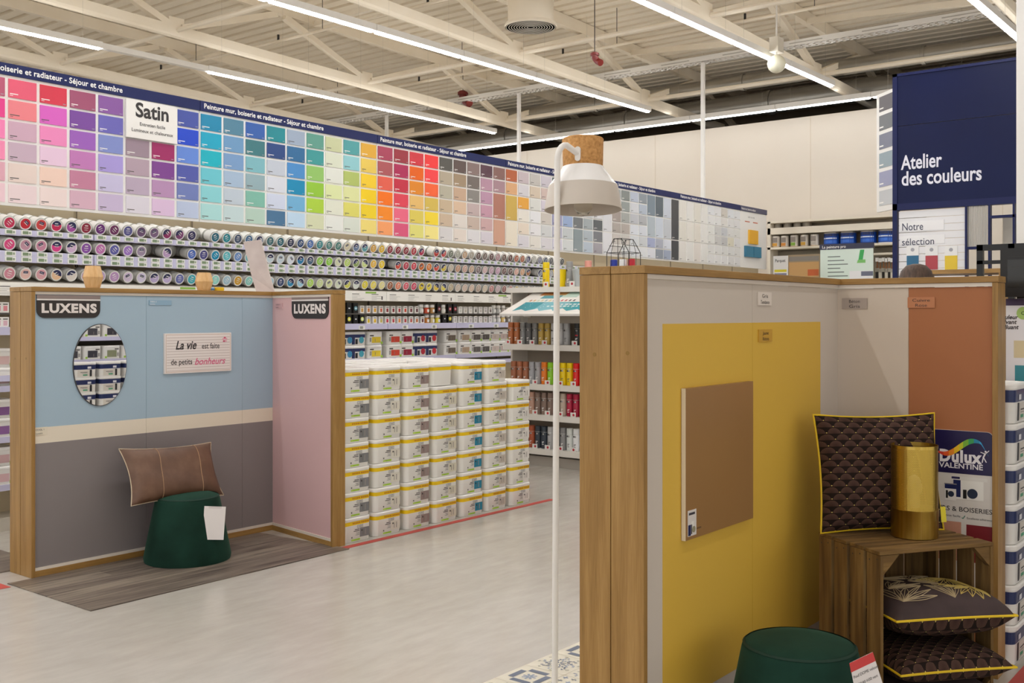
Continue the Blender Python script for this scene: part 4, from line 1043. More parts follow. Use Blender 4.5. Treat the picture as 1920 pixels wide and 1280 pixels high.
# gold lantern
def perforated():
    m, nt, b = new_mat('perforated_brass'); L = nt.links.new
    uv = node(nt, 'ShaderNodeUVMap'); sp = node(nt, 'ShaderNodeSeparateXYZ'); L(uv.outputs[0], sp.inputs[0])
    def mth(op, a, b_=None):
        n = node(nt, 'ShaderNodeMath', operation=op)
        for i, q in enumerate((a, b_)):
            if q is None: continue
            if isinstance(q, (int, float)): n.inputs[i].default_value = q
            else: L(q, n.inputs[i])
        return n.outputs[0]
    y = mth('MULTIPLY', sp.outputs[1], 62.); off = mth('MULTIPLY', mth('FLOORED_MODULO', mth('FLOOR', y), 2.), .5)
    fx_ = mth('SUBTRACT', mth('FRACT', mth('ADD', mth('MULTIPLY', sp.outputs[0], 130.), off)), .5); fy = mth('SUBTRACT', mth('FRACT', y), .5)
    hole = mth('LESS_THAN', mth('ADD', mth('MULTIPLY', fx_, fx_), mth('MULTIPLY', fy, fy)), .05)
    b.inputs['Base Color'].default_value = lin('C8A850'); b.inputs['Metallic'].default_value = 1; b.inputs['Roughness'].default_value = .33
    tr = node(nt, 'ShaderNodeBsdfTransparent'); mx = node(nt, 'ShaderNodeMixShader')
    L(hole, mx.inputs[0]); L(b.outputs[0], mx.inputs[1]); L(tr.outputs[0], mx.inputs[2]); L(mx.outputs[0], nt.nodes['Material Output'].inputs[0])
    return m
BRASS = noisy('brushed_brass', [(.3, 'C0A048'), (.7, 'D2B460')], (60, 60, .5), 2, .28, metal=1)
X, Y = P_D(1714.5, 4.03); zc = zt + .0005
t = thing('brass_lantern', 'gold perforated metal cylinder lantern on the wooden crate', 'lantern', (X, Y, zc))
r, h0, h1 = .0865, .105, .352
MB().lathe([(r - .004, 0), (r, .003), (r, h0), (r + .0015, h0 + .002), (r + .0015, h0 + .006), (r - .003, h0 + .006)], BRASS, 40).build('base_cup', t, smooth=True)
mb = MB(); n = 48; PERF = perforated()
for j in range(n):
    a, b2 = 2*math.pi*j/n, 2*math.pi*(j + 1)/n
    mb.face([(r*math.cos(q)*.985, r*math.sin(q)*.985, z) for q, z in ((a, h0), (b2, h0), (b2, h1), (a, h1))], PERF, [(a/6.2832, 0), (b2/6.2832, 0), (b2/6.2832, 1), (a/6.2832, 1)])
o = mb.build('perforated_sleeve', t)
MB().lathe([(r*.985 - .001, h1 - .012), (r*.99, h1 - .012), (r*.99, h1), (r*.985 - .001, h1)], BRASS, 40, cap0=False, cap1=False).build('top_rim', t, smooth=True)
MB().lathe([(.02, h0), (.02, h0 + .05), (.03, h0 + .08), (.02, h0 + .12), (.005, h0 + .13)], M('D8D0B8', .3), 16).build('bulb', t, smooth=True)
# paper tags on the poufs
def face_dir(loc): return math.atan2(loc[1], loc[0]) - R(90)
def hang_tag(name, lab, pouf_loc, dx, z, wv, hv, tilt, red, yaw=0.):
    a = face_dir(pouf_loc) + yaw
    rz_ = .25 - (.25 - .181)*(z + hv/2)/.385
    p = Vector((pouf_loc[0], pouf_loc[1], 0)) + Vector((math.sin(a), -math.cos(a), 0))*(rz_ + .012) + Vector((math.cos(a), math.sin(a), 0))*dx
    t = thing(name, lab, 'paper tag', (p.x, p.y, z), a); t.rotation_euler = (R(-10), tilt, a)
    MB().box(0, wv, 0, .002, 0, hv, M('E6E0DE', .45)).build('card', t)
    if red:
        MB().panel(0, wv, hv*.88, hv, -.0006, M('CC3A38')).build('red_strip', t)
        mb = MB().text('Pouf DOME velours', .008, hv*.79, .0125, -.0007, LETTERD).text('Ø30/40 H30 vert', .008, hv*.68, .0125, -.0007, LETTERD)
        mb.text('39 €', .02, hv*.42, .022, -.0007, LETTERD, shear=.3).bar((.018, -.0008, hv*.42), (.055, -.0008, hv*.5), .0008, LETTERD, 4)
        mb.text('5', wv*.72, hv*.17, .03, -.0007, M('C03038'), bold=.01); mb.build('lettering', t)
    else:
        MB().box(wv*.2, wv*.8, -.0012, 0, hv - .012, hv, M('D4CCCA')).build('tape_strip', t)
hang_tag('blank_tag', 'blank white paper tag hanging on the left green pouf', pl, .03, .155, .125, .19, R(7), False, R(13))
hang_tag('price_card', 'red-topped price card leaning on the right green pouf', pr_, .10, .135, .105, .235, R(-14), True, R(38))

# things hung on the right partition --------------------------------
YW = YRT + .015
x0, zt_ = onY(1277, 728, YW); x1, _ = onY(1404, 717, YW); zb2 = Zat(1013, P_Y(1277, YW)[1])
t = thing('colour_sample_board', 'plain brown sample board mounted on the yellow wall', 'sample board', (x0, YW, zb2))
MB().box(0, x1 - x0, -.018, 0, 0, zt_ - zb2, noisy('tan_painted_board', [(.3, '9A7346'), (.7, '9E774A')], (1, 1, 1), 2, .3)).build('board', t, bevel=.001)
MB().box(-.0012, 0, -.017, -.002, 0, zt_ - zb2, M('E6DCC8')).build('white_edge', t)
mb = MB().box(.012, .07, -.019, -.018, .012, .098, M('DED8D4')); mb.panel(.014, .032, .014, .05, -.0193, NAVY).panel(.036, .052, .03, .06, -.0193, M('EDEAE4')).panel(.018, .06, .082, .09, -.0193, M('3C3A44')).panel(.034, .04, .018, .05, -.0194, BLACK)
mb.lathe([(.011, 0), (.011, .0006)], M('9A9478'), 16, c=(.052, -.0192, .032), axis='y'); mb.build('paint_sticker', t)
MB().panel(.073, .105, .028, .034, -.0184, M('6E5236')).build('small_print', t)
for px0, px1, py0, py1, c, ln, nm in ((1420, 1445, 548, 572, 'E4DAD0', ['Gris', 'Tendance'], 'small pale name tag on the grey part above the yellow paint'), (1421, 1446.5, 617, 641, 'C89A34', ['Jaune', 'Rétro'], 'small ochre name tag on the yellow paint')):
    x0, zz0 = onY(px0, py1, YW); x1, zz1 = onY(px1, py0, YW)
    colour_tag((x0, YW, Zat(py1, P_Y(px0, YW)[1])), 0, x1 - x0, zz1 - zz0, c, ln, nm)
for px0, px1, py0, py1, c, ln, nm in ((1578, 1625, 559, 579, 'AA9C92', ['Béton', 'Gris'], 'grey name tag on the pale wall beside the copper paint'), (1701, 1752, 557, 577, 'B87850', ['Cuivre', 'Rose'], 'copper name tag on the copper painted wall')):
    l, s0 = wing_loc(CRN2, AR, px0, py1); l1, s1 = wing_loc(CRN2, AR, px1, py1)
    colour_tag(l, R(-90) - R(AR), s1 - s0, (py1 - py0)*wing_hit(CRN2, AR, px0)[1]/F, c, ln, nm)
# paint brand panel on the copper wall
l, s0 = wing_loc(CRN2, AR, 1700, 1000); _, s1 = wing_loc(CRN2, AR, 1862.5, 900)
dd = wing_hit(CRN2, AR, 1862)[1]; pw = s1 - s0; zt_ = Zat(811, dd); zb2 = .35; ph = zt_ - zb2
t = thing('paint_advert_panel', 'navy and white paint advert panel on the copper wall behind the crate', 'advert panel', (l[0], l[1], zb2), R(-90) - R(AR))
def arc(cx, cz, r, a0, a1): return [(cx + r*math.cos(R(a)), cz + r*math.sin(R(a))) for a in range(a0, a1 + 1, 15)]
MB().prism([(0, 0), (pw, 0)] + arc(pw - .025, ph - .025, .025, 0, 90) + arc(.025, ph - .025, .025, 90, 180), -.004, -.0005, M('DCD6D0', .4)).build('board', t)
nh = .175
MB().prism([(.001, ph - nh), (pw - .001, ph - nh)] + arc(pw - .026, ph - .026, .025, 0, 90) + arc(.026, ph - .026, .025, 90, 180), -.0046, -.004, M('1E1648', .35)).build('navy_field', t)
xd = wing_hit(CRN2, AR, 1760.5)[0] - s0    # visible left end of the word
zz = lambda py: Zat(py, dd*1.02) - zb2
WX_ = lambda px: wing_hit(CRN2, AR, px)[0] - s0
mb = MB().text('Dulux', xd, zz(865.5), .067, -.0052, M('ECE8EC'), bold=.045, fit=WX_(1840) - xd, sp=1.1); mb.text('VALENTINE', xd, zz(877.5), .03, -.0052, M('ECE8EC'), bold=.02, fit=WX_(1843) - xd); mb.build('white_lettering', t)
mb = MB(); n = 28; colsw = ['D83A28', 'E85A24', 'F09020', 'F0C420', 'C8CC28', '7CB438', '3AA05C', '2A8CB0', '3AA0D8', '6CC0E8']
def sw_pt(f, e):
    x = xd - .004 + f*(WX_(1855) - xd); z = zz(846) + .012 + .026*math.sin(f*5.6 - 2.4) + f*.012
    wd = .026*math.sin(math.pi*min(1, f*.92 + .1))**1.2 + .001
    if f > .85: z -= (f - .85)*.22
    return x, z + e*wd/2*(1 if f < .9 else .6)
for i in range(n):
    f0, f1 = i/n, (i + 1)/n
    mb.face([(sw_pt(f0, -1)[0], -.0053, sw_pt(f0, -1)[1]), (sw_pt(f1, -1)[0], -.0053, sw_pt(f1, -1)[1]), (sw_pt(f1, 1)[0], -.0053, sw_pt(f1, 1)[1]), (sw_pt(f0, 1)[0], -.0053, sw_pt(f0, 1)[1])], M(colsw[int(f0*len(colsw))]))
mb.build('rainbow_ribbon', t)
mb = MB(); fw = M('ECE8EC'); bx0, bz0 = WX_(1843), zz(860)
mb.beam((bx0, -.0054, bz0 + .012), (bx0 + .008, -.0054, bz0 + .03), .0006, .006, fw).beam((bx0, -.0054, bz0 + .012), (bx0 - .004, -.0054, bz0 - .008), .0006, .004, fw).beam((bx0 + .002, -.0054, bz0 + .012), (bx0 + .012, -.0054, bz0 - .006), .0006, .004, fw)
mb.beam((bx0 + .008, -.0054, bz0 + .028), (bx0 + .022, -.0054, bz0 + .042), .0006, .003, fw).beam((bx0 + .007, -.0054, bz0 + .028), (bx0 - .01, -.0054, bz0 + .034), .0006, .003, fw)
mb.lathe([(.004, 0), (.004, .0004)], fw, 10, c=(bx0 + .009, -.0052, bz0 + .037), axis='y'); mb.build('figure_mark', t)
# pictured tins
mb = MB(); a, b2 = zz(935), zz(893)
mb.panel(xd + .055, xd + .17, a, b2 - .012, -.0048, M('EFECE6')).panel(xd + .045, xd + .185, b2 - .014, b2, -.0049, M('E2DED8')).panel(xd + .055, xd + .083, a + .008, b2 - .014, -.005, NAVY).panel(xd + .048, xd + .08, b2 - .01, b2 - .001, -.005, M('2A2250'))
mb.panel(xd + .022, xd + .066, a - .008, b2 - .03, -.0051, M('E8E4E0')).panel(xd + .022, xd + .066, b2 - .052, b2 - .034, -.0052, NAVY).panel(xd + .02, xd + .068, b2 - .034, b2 - .03, -.0053, M('8A8688'))
mb.panel(xd + .026, xd + .034, a, a + .032, -.0053, BLACK).panel(xd + .092, xd + .106, a + .004, a + .04, -.0053, BLACK)
mb.lathe([(.012, 0), (.012, .0004)], M('1C2A44'), 18, c=(xd + .046, -.0053, a + .018), axis='y').lathe([(.02, 0), (.02, .0004)], M('1C2A44'), 18, c=(xd + .128, -.0053, a + .026), axis='y')
mb.build('pictured_tins', t)
mb = MB().text('MURS & BOISERIES', WX_(1745), zz(958), .027, -.0048, LETTERD, bold=.006, fit=WX_(1859) - WX_(1745)); mb.text('Application facile', WX_(1752), zz(969), .0125, -.0048, LETTERD, fit=WX_(1800) - WX_(1752)); mb.text('Excellente adhérence', WX_(1812), zz(971), .0125, -.0048, LETTERD, fit=WX_(1860) - WX_(1812))
mb.beam((xd + .088, -.0049, zz(969)), (xd + .092, -.0049, zz(971)), .0004, .003, M('2A7A6A')).beam((xd + .092, -.0049, zz(971)), (xd + .1, -.0049, zz(965)), .0004, .003, M('2A7A6A')); mb.build('black_lettering', t)
mb = MB().panel(xd - .03, xd + .085, .1, zz(978), -.0047, M('C89078')).panel(xd + .105, xd + .215, .1, zz(981), -.0047, M('7A1420')); mb.build('colour_fields', t)

# ------------------------------------------------------------------ floor lamp
X, Y = P_D(1040, 3.85); LW = M('E9E5E0', .35)
t = thing('floor_lamp', 'tall white floor lamp with cork collar and two-tone bell shade', 'floor lamp', (X, Y, .004))
ztop = Zat(272, 3.85)
fw_ = Vector((CT, ST, 0)); rt_ = Vector((ST, -CT, 0))
cc = rt_*.112 + fw_*.125                       # shade axis
MB().lathe([(.13, 0), (.132, .004), (.132, .014), (.12, .02), (.016, .024), (.014, .03)], LW, 40).build('base', t, smooth=True)
br = cc - (rt_*.022 + fw_*.068)              # where the arm meets the collar
br = Vector((br.x, br.y, ztop - .028))
lean = rt_*.010
path = [Vector((0, 0, .02)), Vector((0, 0, 1.0)) + lean*.5, Vector((0, 0, ztop - .06)) + lean]
dirb = Vector((br.x, br.y, 0)) - lean
for k in range(1, 7):
    a = R(15*k); path.append(Vector((0, 0, ztop - .06)) + lean + dirb*.42*(1 - math.cos(a)) + Vector((0, 0, .06*math.sin(a))))
path.append(br)
MB().tube(path, .0115, LW, 14).build('pole', t, smooth=True)
nrm = (Vector((br.x, br.y, 0)) - cc).normalized(); tg_ = Vector((-nrm.y, nrm.x, 0)); q0 = Vector((cc.x, cc.y, 0)) + nrm*.0775
mb = MB(); o1 = [(.011*math.cos(R(a)), .011*math.sin(R(a)) + (.016 if math.sin(R(a)) >= 0 else -.016)) for a in range(0, 360, 20)]
mb.loops([[q0 + nrm*e + tg_*a + Vector((0, 0, br.z + b)) for a, b in o1] for e in (-.002, .005)], LW); mb.build('bracket_plate', t)
zc1, zc0, zs, zr_ = Zat(263, 3.98), Zat(316, 3.98), Zat(352, 3.98), Zat(397, 3.98)
cork = noisy('cork', [(.3, 'B07C44'), (.5, 'C89458'), (.7, 'D8A468')], (30, 30, 30), 3, .8, detail=6)
MB().lathe([(.074, zc0 + .0), (.0755, zc0 + .002), (.0785, zc1 - .002), (.077, zc1)], cork, 40, c=(cc.x, cc.y, 0)).build('cork_collar', t, smooth=True)
MB().lathe([(.04, zc0 - .0), (.0775, zc0), (.0785, zc0 - .004), (.131, zs), (.128, zs), (.074, zc0 - .006)], M('EDEBEA', .25), 48, c=(cc.x, cc.y, 0), cap0=False, cap1=False).build('upper_shade', t, smooth=True)
GREIGE = M('C9BFB4', .5)
MB().lathe([(.1305, zs), (.132, zs - .003), (.1465, zr_), (.144, zr_), (.1285, zs - .004)], GREIGE, 48, c=(cc.x, cc.y, 0), cap0=False, cap1=False).build('lower_shade', t, smooth=True)
gl, nt, b = new_mat('clear_bulb_glass'); b.inputs['Base Color'].default_value = (.93, .9, .8, 1); b.inputs['Transmission Weight'].default_value = .85; b.inputs['Roughness'].default_value = .05
zb2 = zr_ + .004
MB().lathe([(.002, zb2 - .025), (.02, zb2 - .02), (.034, zb2), (.036, zb2 + .02), (.02, zb2 + .05), (.014, zb2 + .07)], gl, 24, c=(cc.x, cc.y, 0)).build('bulb', t, smooth=True)
MB().lathe([(.018, zb2 + .07), (.018, zc0)], LW, 16, c=(cc.x, cc.y, 0)).build('socket', t, smooth=True)
pv = Matrix.Translation((cc.x, cc.y, br.z)); tl_ = pv @ Matrix.Rotation(R(-4), 4, rt_) @ pv.inverted()   # the bell droops a little
for ch in t.children:
    if ch.name.split('.')[0] in ('cork_collar', 'upper_shade', 'lower_shade', 'bulb', 'socket'): ch.data.transform(tl_)

# ------------------------------------------------------------------ spray can shelf unit
XS = 8.0
Yl = P_X(943, XS)[0]; Yr = 5.0; UW = Yl - Yr
shelfz = []
for py in (647, 723, 781, 846): shelfz.append(Zat(py, P_X(1060, XS)[1]))
ztop_ = Zat(537, P_X(1050, XS)[1])
t = thing('spray_can_shelving', 'white shelf unit of spray cans behind the floor lamp pole', 'shelf unit', (XS, Yl, 0), FX)
SHM = M('EAE6DE', .4)
for k, z in enumerate(shelfz):
    MB().box(0, UW, -.0, .4, z - .055, z, SHM).build('shelf', t)
MB().box(0, UW, .4, .42, .02, ztop_, M('B8AE9E')).build('back_panel', t)
MB().box(0, UW, .05, .4, ztop_ - .05, ztop_, SHM).build('top_shelf', t)
MB().box(-.02, 0, .15, .42, 0, ztop_, SHM).build('side_panel', t)
MB().box(0, UW, .08, .4, 0, .09, M('BDB6AC')).build('base_plinth', t)
cans = ['B0683C B0683C 8A8A88 6E6E6E 8A8A88 C8A850 C8A850 D8D8D8 D8D8D8 B8B8B8 1E1E1E 1E1E1E 1E1E1E'.split(), 'A86848 A86848 A86848 A8A8AC A8A8AC F08020 90D030 F0D000 F0D000 F0D000 E02020 E02020 E02020'.split(),
        'C09884 C09884 C09884 C09884 8A7468 8A7468 8A7468 C0B0A0 C0B0A0 B02040 B02040 B02040'.split(), 'B05838 B05838 B05838 B05838 38404A 38404A B8B8B8 8E8E8E 8E8E8E E0E4E0 F0F0F0 F0F0F0'.split()]
def spray_can(col):
    t = bpy.data.objects.new('spray_can', None); C.objects.link(t); c = M(col, .3, .15 if col in ('B0683C', '8A8A88', 'C8A850') else 0)
    MB().lathe([(.03, 0), (.0325, .003), (.0325, .15), (.0315, .153), (.029, .158)], [c, c, c, M('C8C8C4', .3, .6)], 18).build('can_body', t, smooth=True)
    MB().lathe([(.0315, .1565), (.0322, .16), (.031, .207), (.028, .21)], c, 18).build('cap', t, smooth=True)
    mb = MB()
    def cy(a0, a1, z0, z1, m, e=.0006, n=5):
        for i in range(n):
            p, q = a0 + (a1 - a0)*i/n, a0 + (a1 - a0)*(i + 1)/n
            mb.face([((.0325 + e)*math.sin(a), -(.0325 + e)*math.cos(a), z) for a, z in ((p, z0), (q, z0), (q, z1), (p, z1))], m)
    cy(-.7, .3, .128, .144, BLACK); cy(-.2, .25, .13, .142, LETTERW, .001, 3); cy(-.12, .16, .132, .139, BLACK, .0014, 3)
    tm = LETTERW if col not in ('D8D8D8', 'E0E4E0', 'F0F0F0', 'B8B8B8', 'F0D000') else M('6A6866')
    for z, a in ((.06, .3), (.05, .2), (.035, .26)): cy(-.4, -.4 + a*2.2, z, z + .006, tm, .0008, 3)
    if col == '1E1E1E': cy(-.4, .4, .085, .097, M('C82030'), .0008, 3)
    mb.build('label', t); return t
_sc = {}
rn = ['highest', 'second', 'third', 'lowest']
for si, lst in enumerate(cans):
    pitch = .0745
    for k, c in enumerate(lst):
        o = dup(_sc[c]) if c in _sc else _sc.setdefault(c, spray_can(c))
        x = (.045 if si == 0 else .08) + pitch*k + (.05 if si == 0 and k > 9 else 0)
        o.location = (XS + .075, Yl - x, shelfz[si] + .0005); o.rotation_euler = (0, 0, FX + R(10))
        tag(o, '%s spray can, %s from the left on the %s shelf behind the lamp pole' % (cword(c), nth(k + 1), rn[si]), 'spray can', 'spray cans on the white shelves')
        if k % 2 == 0:
            p = thing('price_ticket', 'small white ticket with red dot under spray can %s of the %s shelf' % (['one', 'three', 'five', 'seven', 'nine', 'eleven', 'thirteen'][k // 2], rn[si]), 'price ticket', (XS + .004, Yl - x - .01, shelfz[si] + .0005), FX, 'price tickets of the spray cans')
            MB().box(-.03, .03, 0, .002, 0, .042, WHITE).build('card', p)
            MB().lathe([(.012, 0), (.012, .0008)], M('C02838'), 14, c=(.005, -.0002, .02), axis='y').build('red_dot', p)
# sloping illustrated board above the cans
xa, za = onY(0, 0, 5)[0], 0
Ytl, dtl = P_X(1012, XS + .22); ztl = Zat(541, dtl); Ybl, dbl = P_X(936, XS - .36); zbl = Zat(588, dbl)
bw = Ytl - Yr
t = thing('sloping_display_board', 'sloping white board with teal snowy mountain print above the spray cans', 'display board', (XS, Ytl, 0), FX)
A = Vector((0, .22, ztl)); B_ = Vector((-(Ybl - Ytl), -.36, zbl))
def bp_(s, v, e=.0):   # s along the board (m), v 0 top .. 1 bottom
    x = s*1.0; y = .22 + (-.36 - .22)*v; z = ztl + (zbl - ztl)*v
    return (x + (B_.x)*(v)*(1 - s/bw), y - e*.3, z + e)
def bq(s0, s1, v0, v1, m, e): mb.face([bp_(s0, v1, e), bp_(s1, v1, e), bp_(s1, v0, e), bp_(s0, v0, e)], m)
mb = MB(); mb.loops([[bp_(0, 0, e), bp_(bw, 0, e), bp_(bw, 1, e), bp_(0, 1, e)] for e in (-.02, 0)], M('F0EDE8', .3)); mb.build('board', t)
mb = MB(); TE = M('1A94A4', .35)
bq(.1, bw, .56, .9, TE, .001); bq(.32, .62, .56, .9, M('7AB8C4'), .0014)
bq(.14, .32, .1, .3, M('CC8C50'), .0014); bq(.2, .42, .3, .42, M('5A9CA8'), .0014); bq(.32, .44, .08, .3, M('D8A868'), .0016); bq(.42, .6, .08, .38, M('C4DCD0'), .0014)
for k in range(12): bq(.12 + .045*k, .14 + .045*k, .47, .53, M(['C07850', 'D8A878', 'C8D8C0', 'D8C8A8', '8AB0B8', 'E0C890', '5A6CA0', '7A70B0', 'D03048', 'B02038', '503038', '2A2A40'][k]), .0014)
mb.build('print_blocks', t)
mb = MB()
for k in range(26):
    s, v = .1 + random.random()*(bw - .15), .6 + random.random()*.2; bq(s, s + .008, v, v + .012, LETTERW, .002)
for k in range(9):
    s = .1 + k*.15; mb.face([bp_(s, .91, .0022), bp_(s + .16, .91, .0022), bp_(s + .08 + .02*(k % 3), .84 - .03*(k % 2), .0022)], LETTERW)
for r_, (a, b2) in enumerate(((.5, .9), (.42, 1.0))):
    s = a
    while s < b2: bq(s, s + .018 + .02*random.random(), .64 + .07*r_, .675 + .07*r_, LETTERW, .0024); s += .045
mb.build('white_print', t)
mb = MB().box(.02, bw, .0, .3, zbl - .09, zbl - .02, M('9A9286')); mb.build('lamp_box', t)
mb = MB().beam((.05, -.1, zbl - .02), (.05, .3, shelfz[0] + .25), .02, .02, SHM); mb.build('bracket', t)
# cans and pots on top of the unit
topc = [(1024, 'F0D000', 'can', 'yellow spray can'), (1068, '9A9A98', 'can', 'grey spray can'), (1103, 'E8A090', 'can', 'coral spray can'), (1151, '2A3CA0', 'can', 'blue-capped spray can'), (1168, 'F0F0F0', 'can', 'white-capped spray can'), (1184, 'C02030', 'can', 'red-capped spray can'), (1050, 'F0D000', 'pot', 'yellow plastic plant pot'), (1086, 'B4B8B8', 'pot', 'pale grey plastic plant pot')]
for px, c, kd, nm in topc:
    Yc, d = P_X(px, XS + (.16 if kd == 'can' else .13))
    if kd == 'can':
        o = dup(_sc[c]) if c in _sc else _sc.setdefault(c, spray_can(c)); o.rotation_euler = (0, 0, FX + R(10))
        tag(o, nm + ' standing on top of the spray can unit', 'spray can', 'spray cans on top of the unit')
        o.scale = (1.05, 1.05, 1.15)
    else:
        o = MB().lathe([(.045, 0), (.05, .003), (.065, .15), (.068, .15), (.068, .165), (.06, .165), (.05, .02)], M(c, .4), 20, cap1=False).build('plant_pot', smooth=True)
        tag(o, nm + ' on top of the spray can unit', 'plant pot')
    o.location = (XS + (.16 if kd == 'can' else .13), Yc, ztop_ + .0005)
for px in (1024, 1073):
    Yc, d = P_X(px, XS + .07)
    p = thing('price_ticket', 'white ticket with red dot under the %s can on top of the unit' % ('yellow' if px == 1024 else 'grey'), 'price ticket', (XS + .065, Yc, ztop_ + .0005), FX, 'price tickets of the spray cans')
    MB().box(-.03, .03, 0, .002, 0, .05, WHITE).build('card', p); MB().lathe([(.012, 0), (.012, .0008)], M('C02838'), 14, c=(0, -.0002, .026), axis='y').build('red_dot', p)
# wire house
Y0, d = P_X(1166, XS + .14); sx = .118; hw = d/F
mb = MB(); WM = M('2A2A28', .5)
zb3, ze, zp = 0, Zat(474, d) - ztop_, Zat(448, d) - ztop_
for y in (-.09, .11):
    pts = [(-sx, y, zb3), (-sx, y, ze), (-.04, y, zp), (.04, y, zp), (sx, y, ze), (sx, y, zb3)]
    mb.tube(pts, .0035, WM, 6); mb.tube([(-sx, y, ze), (sx, y, ze)], .003, WM, 6); mb.tube([(-sx, y, zb3 + .004), (sx, y, zb3 + .004)], .0035, WM, 6)
    for q in (-.07, 0, .07): mb.tube([(q, y, zb3), (q, y, ze)], .0025, WM, 5); mb.tube([(q, y, ze), (q*.5, y, zp)], .0025, WM, 5)
for x, z in ((-sx, .004), (sx, .004), (-sx, ze), (sx, ze), (-.04, zp), (.04, zp), (-.09, (ze + zp)/2), (.09, (ze + zp)/2)): mb.tube([(x, -.09, z), (x, .11, z)], .003, WM, 6)
tag(mb.build('wire_house', loc=(XS + .16, Y0, ztop_ + .001)), 'black wire house frame around three spray cans above the right partition', 'wire ornament').rotation_euler = (0, 0, FX)

# ------------------------------------------------------------------ blue kiosk with sign
XA = 11.5
Yk, dk = P_X(1674, XA); zk1 = Zat(140, dk); zk0 = Zat(395, dk); KW = Yk - P_X(2010, XA)[0]
NV2 = noisy('navy_lacquer', [(.3, '0F173E'), (.7, '121B46')], (.6, .6, .6), 1.5, .38, spec=.18)
NVF = M('182050', .4, 0, .25)
t = thing('kiosk_frame', 'navy kiosk frame with tall sign field, slat panel and ribbed glass', 'kiosk', (XA, Yk, 0), FX)
zmid = Zat(238, dk)
MB().box(.04, KW, 0, .06, zmid + .003, zk1 - .02, NV2).build('sign_panel', t)
MB().box(.04, KW, 0, .06, zk0 + .06, zmid - .003, NV2).build('sign_panel', t)
MB().box(0, .05, -.012, .08, 0, zk1, NVF).build('frame_post', t)
MB().box(0, KW, -.012, .08, zk1 - .03, zk1, NVF).build('frame_rail', t)
MB().box(0, KW, -.012, .08, zk0, zk0 + .07, NVF).build('frame_rail', t)
def kx(px): return Yk - P_X(px, XA)[0]
def kz(px, py): return Zat(py, P_X(px, XA)[1])
mb = MB().text('Atelier', kx(1690), kz(1690, 318), .215, -.002, M('E8E8F4'), bold=.019, fit=kx(1767) - kx(1690)); mb.text('des couleurs', kx(1690), kz(1690, 348), .215, -.002, M('E8E8F4'), bold=.019, fit=kx(1840) - kx(1690)); mb.build('sign_lettering', t)
zsl = zk0 - .01
mb = MB()
SLW = M('EDEDF0', .35)
zs0 = .9
k = 0
z = zsl
while z > zs0:
    mb.box(.062, kx(1809), .01, .03, z - .075, z - .003, SLW); z -= .078
mb.build('slat_panel', t)
mb = MB()
for px0, px1, py0, py1 in ((1686, 1770, 416, 434), (1687, 1771, 443, 459)): mb.box(kx(px0), kx(px1), .004, .01, kz(px0, py1), kz(px0, py0), M('F4F4F6'))
mb.build('slat_cards', t)
mb = MB().text('Notre', kx(1690.5), kz(1690, 432.5), .115, .002, M('2A3050'), fit=kx(1729) - kx(1690)); mb.text('sélection', kx(1690.5), kz(1690, 460), .105, .002, M('2A3050'), fit=kx(1750) - kx(1690)); mb.build('slat_lettering', t)
for px, c, nm in ((1711, '2E6A8E', 'blue'), (1746.5, 'B2444E', 'red'), (1783, 'E6C638', 'yellow')):
    mb = MB().box(kx(px) - .062, kx(px) + .062, .0, .01, kz(px, 505), kz(px, 479), M(c)); mb.box(kx(px) - .064, kx(px) + .064, .0, .01, kz(px, 479), kz(px, 461), M('F0F0F0')); mb.lathe([(.02, 0), (.02, .001)], M('A8A8B0'), 14, c=(kx(px), 0, kz(px, 468)), axis='y')
    mb.build('colour_card', t)
for a, b2 in ((1809.5, 1813.5), (1853, 1857), (1899, 1903)): MB().box(kx(a), kx(b2), -.01, .06, 0, zk0, NVF).build('mullion', t)
mb = MB().box(kx(1813), kx(1903), -.01, .05, kz(1830, 467), kz(1830, 462), NVF); mb.box(kx(1857), KW, -.01, .05, kz(1860, 409), kz(1860, 404), NVF); mb.build('frame_rail', t)
gm, nt, b = new_mat('ribbed_glass'); b.inputs['Base Color'].default_value = (.86, .86, .84, 1); b.inputs['Transmission Weight'].default_value = .8; b.inputs['Roughness'].default_value = .3
mb = MB(); xx = kx(1814)
while xx < kx(1852): mb.tube([(xx, .02, kz(1830, 462)), (xx, .02, zk0)], .008, gm, 8); xx += .0165
mb.build('ribbed_pane', t)
MB().box(.05, KW, .08, .1, 0, .85, NVF).build('lower_panel', t)
MB().box(kx(1857), KW, .5, .52, 0, zk0 - .1, M('DAD4C8')).build('inner_partition', t)
# angled wing of the kiosk with grey chips
wx, wy = XA + .09, Yk + .006
wa = R(46)
Lw = .42
t = thing('grey_chart_wing', 'narrow white chart of grey chips angled behind the blue kiosk sign', 'colour chart', (wx + math.cos(wa)*Lw, wy + math.sin(wa)*Lw, 0), wa + R(180))
zw1, zw0 = kz(1660, 163), kz(1660, 391)
MB().box(0, Lw, 0, .03, zw0, zw1, WHITE).build('board', t)
hh = (zw1 - zw0 - .06)/6
for k, c in enumerate(['5A5458', '6A6C70', '787A8C', '94A4AC', '9C9EBA', 'C8CACC']):
    MB().box(.07, Lw - .0, -.006, 0, zw1 - .04 - hh*(k + 1) + .045, zw1 - .04 - hh*k, M(c)).panel(.08, .17, zw1 - .04 - hh*(k+1) + .07, zw1 - .04 - hh*(k+1) + .085, -.0065, LETTERW).build('grey_chip', t)

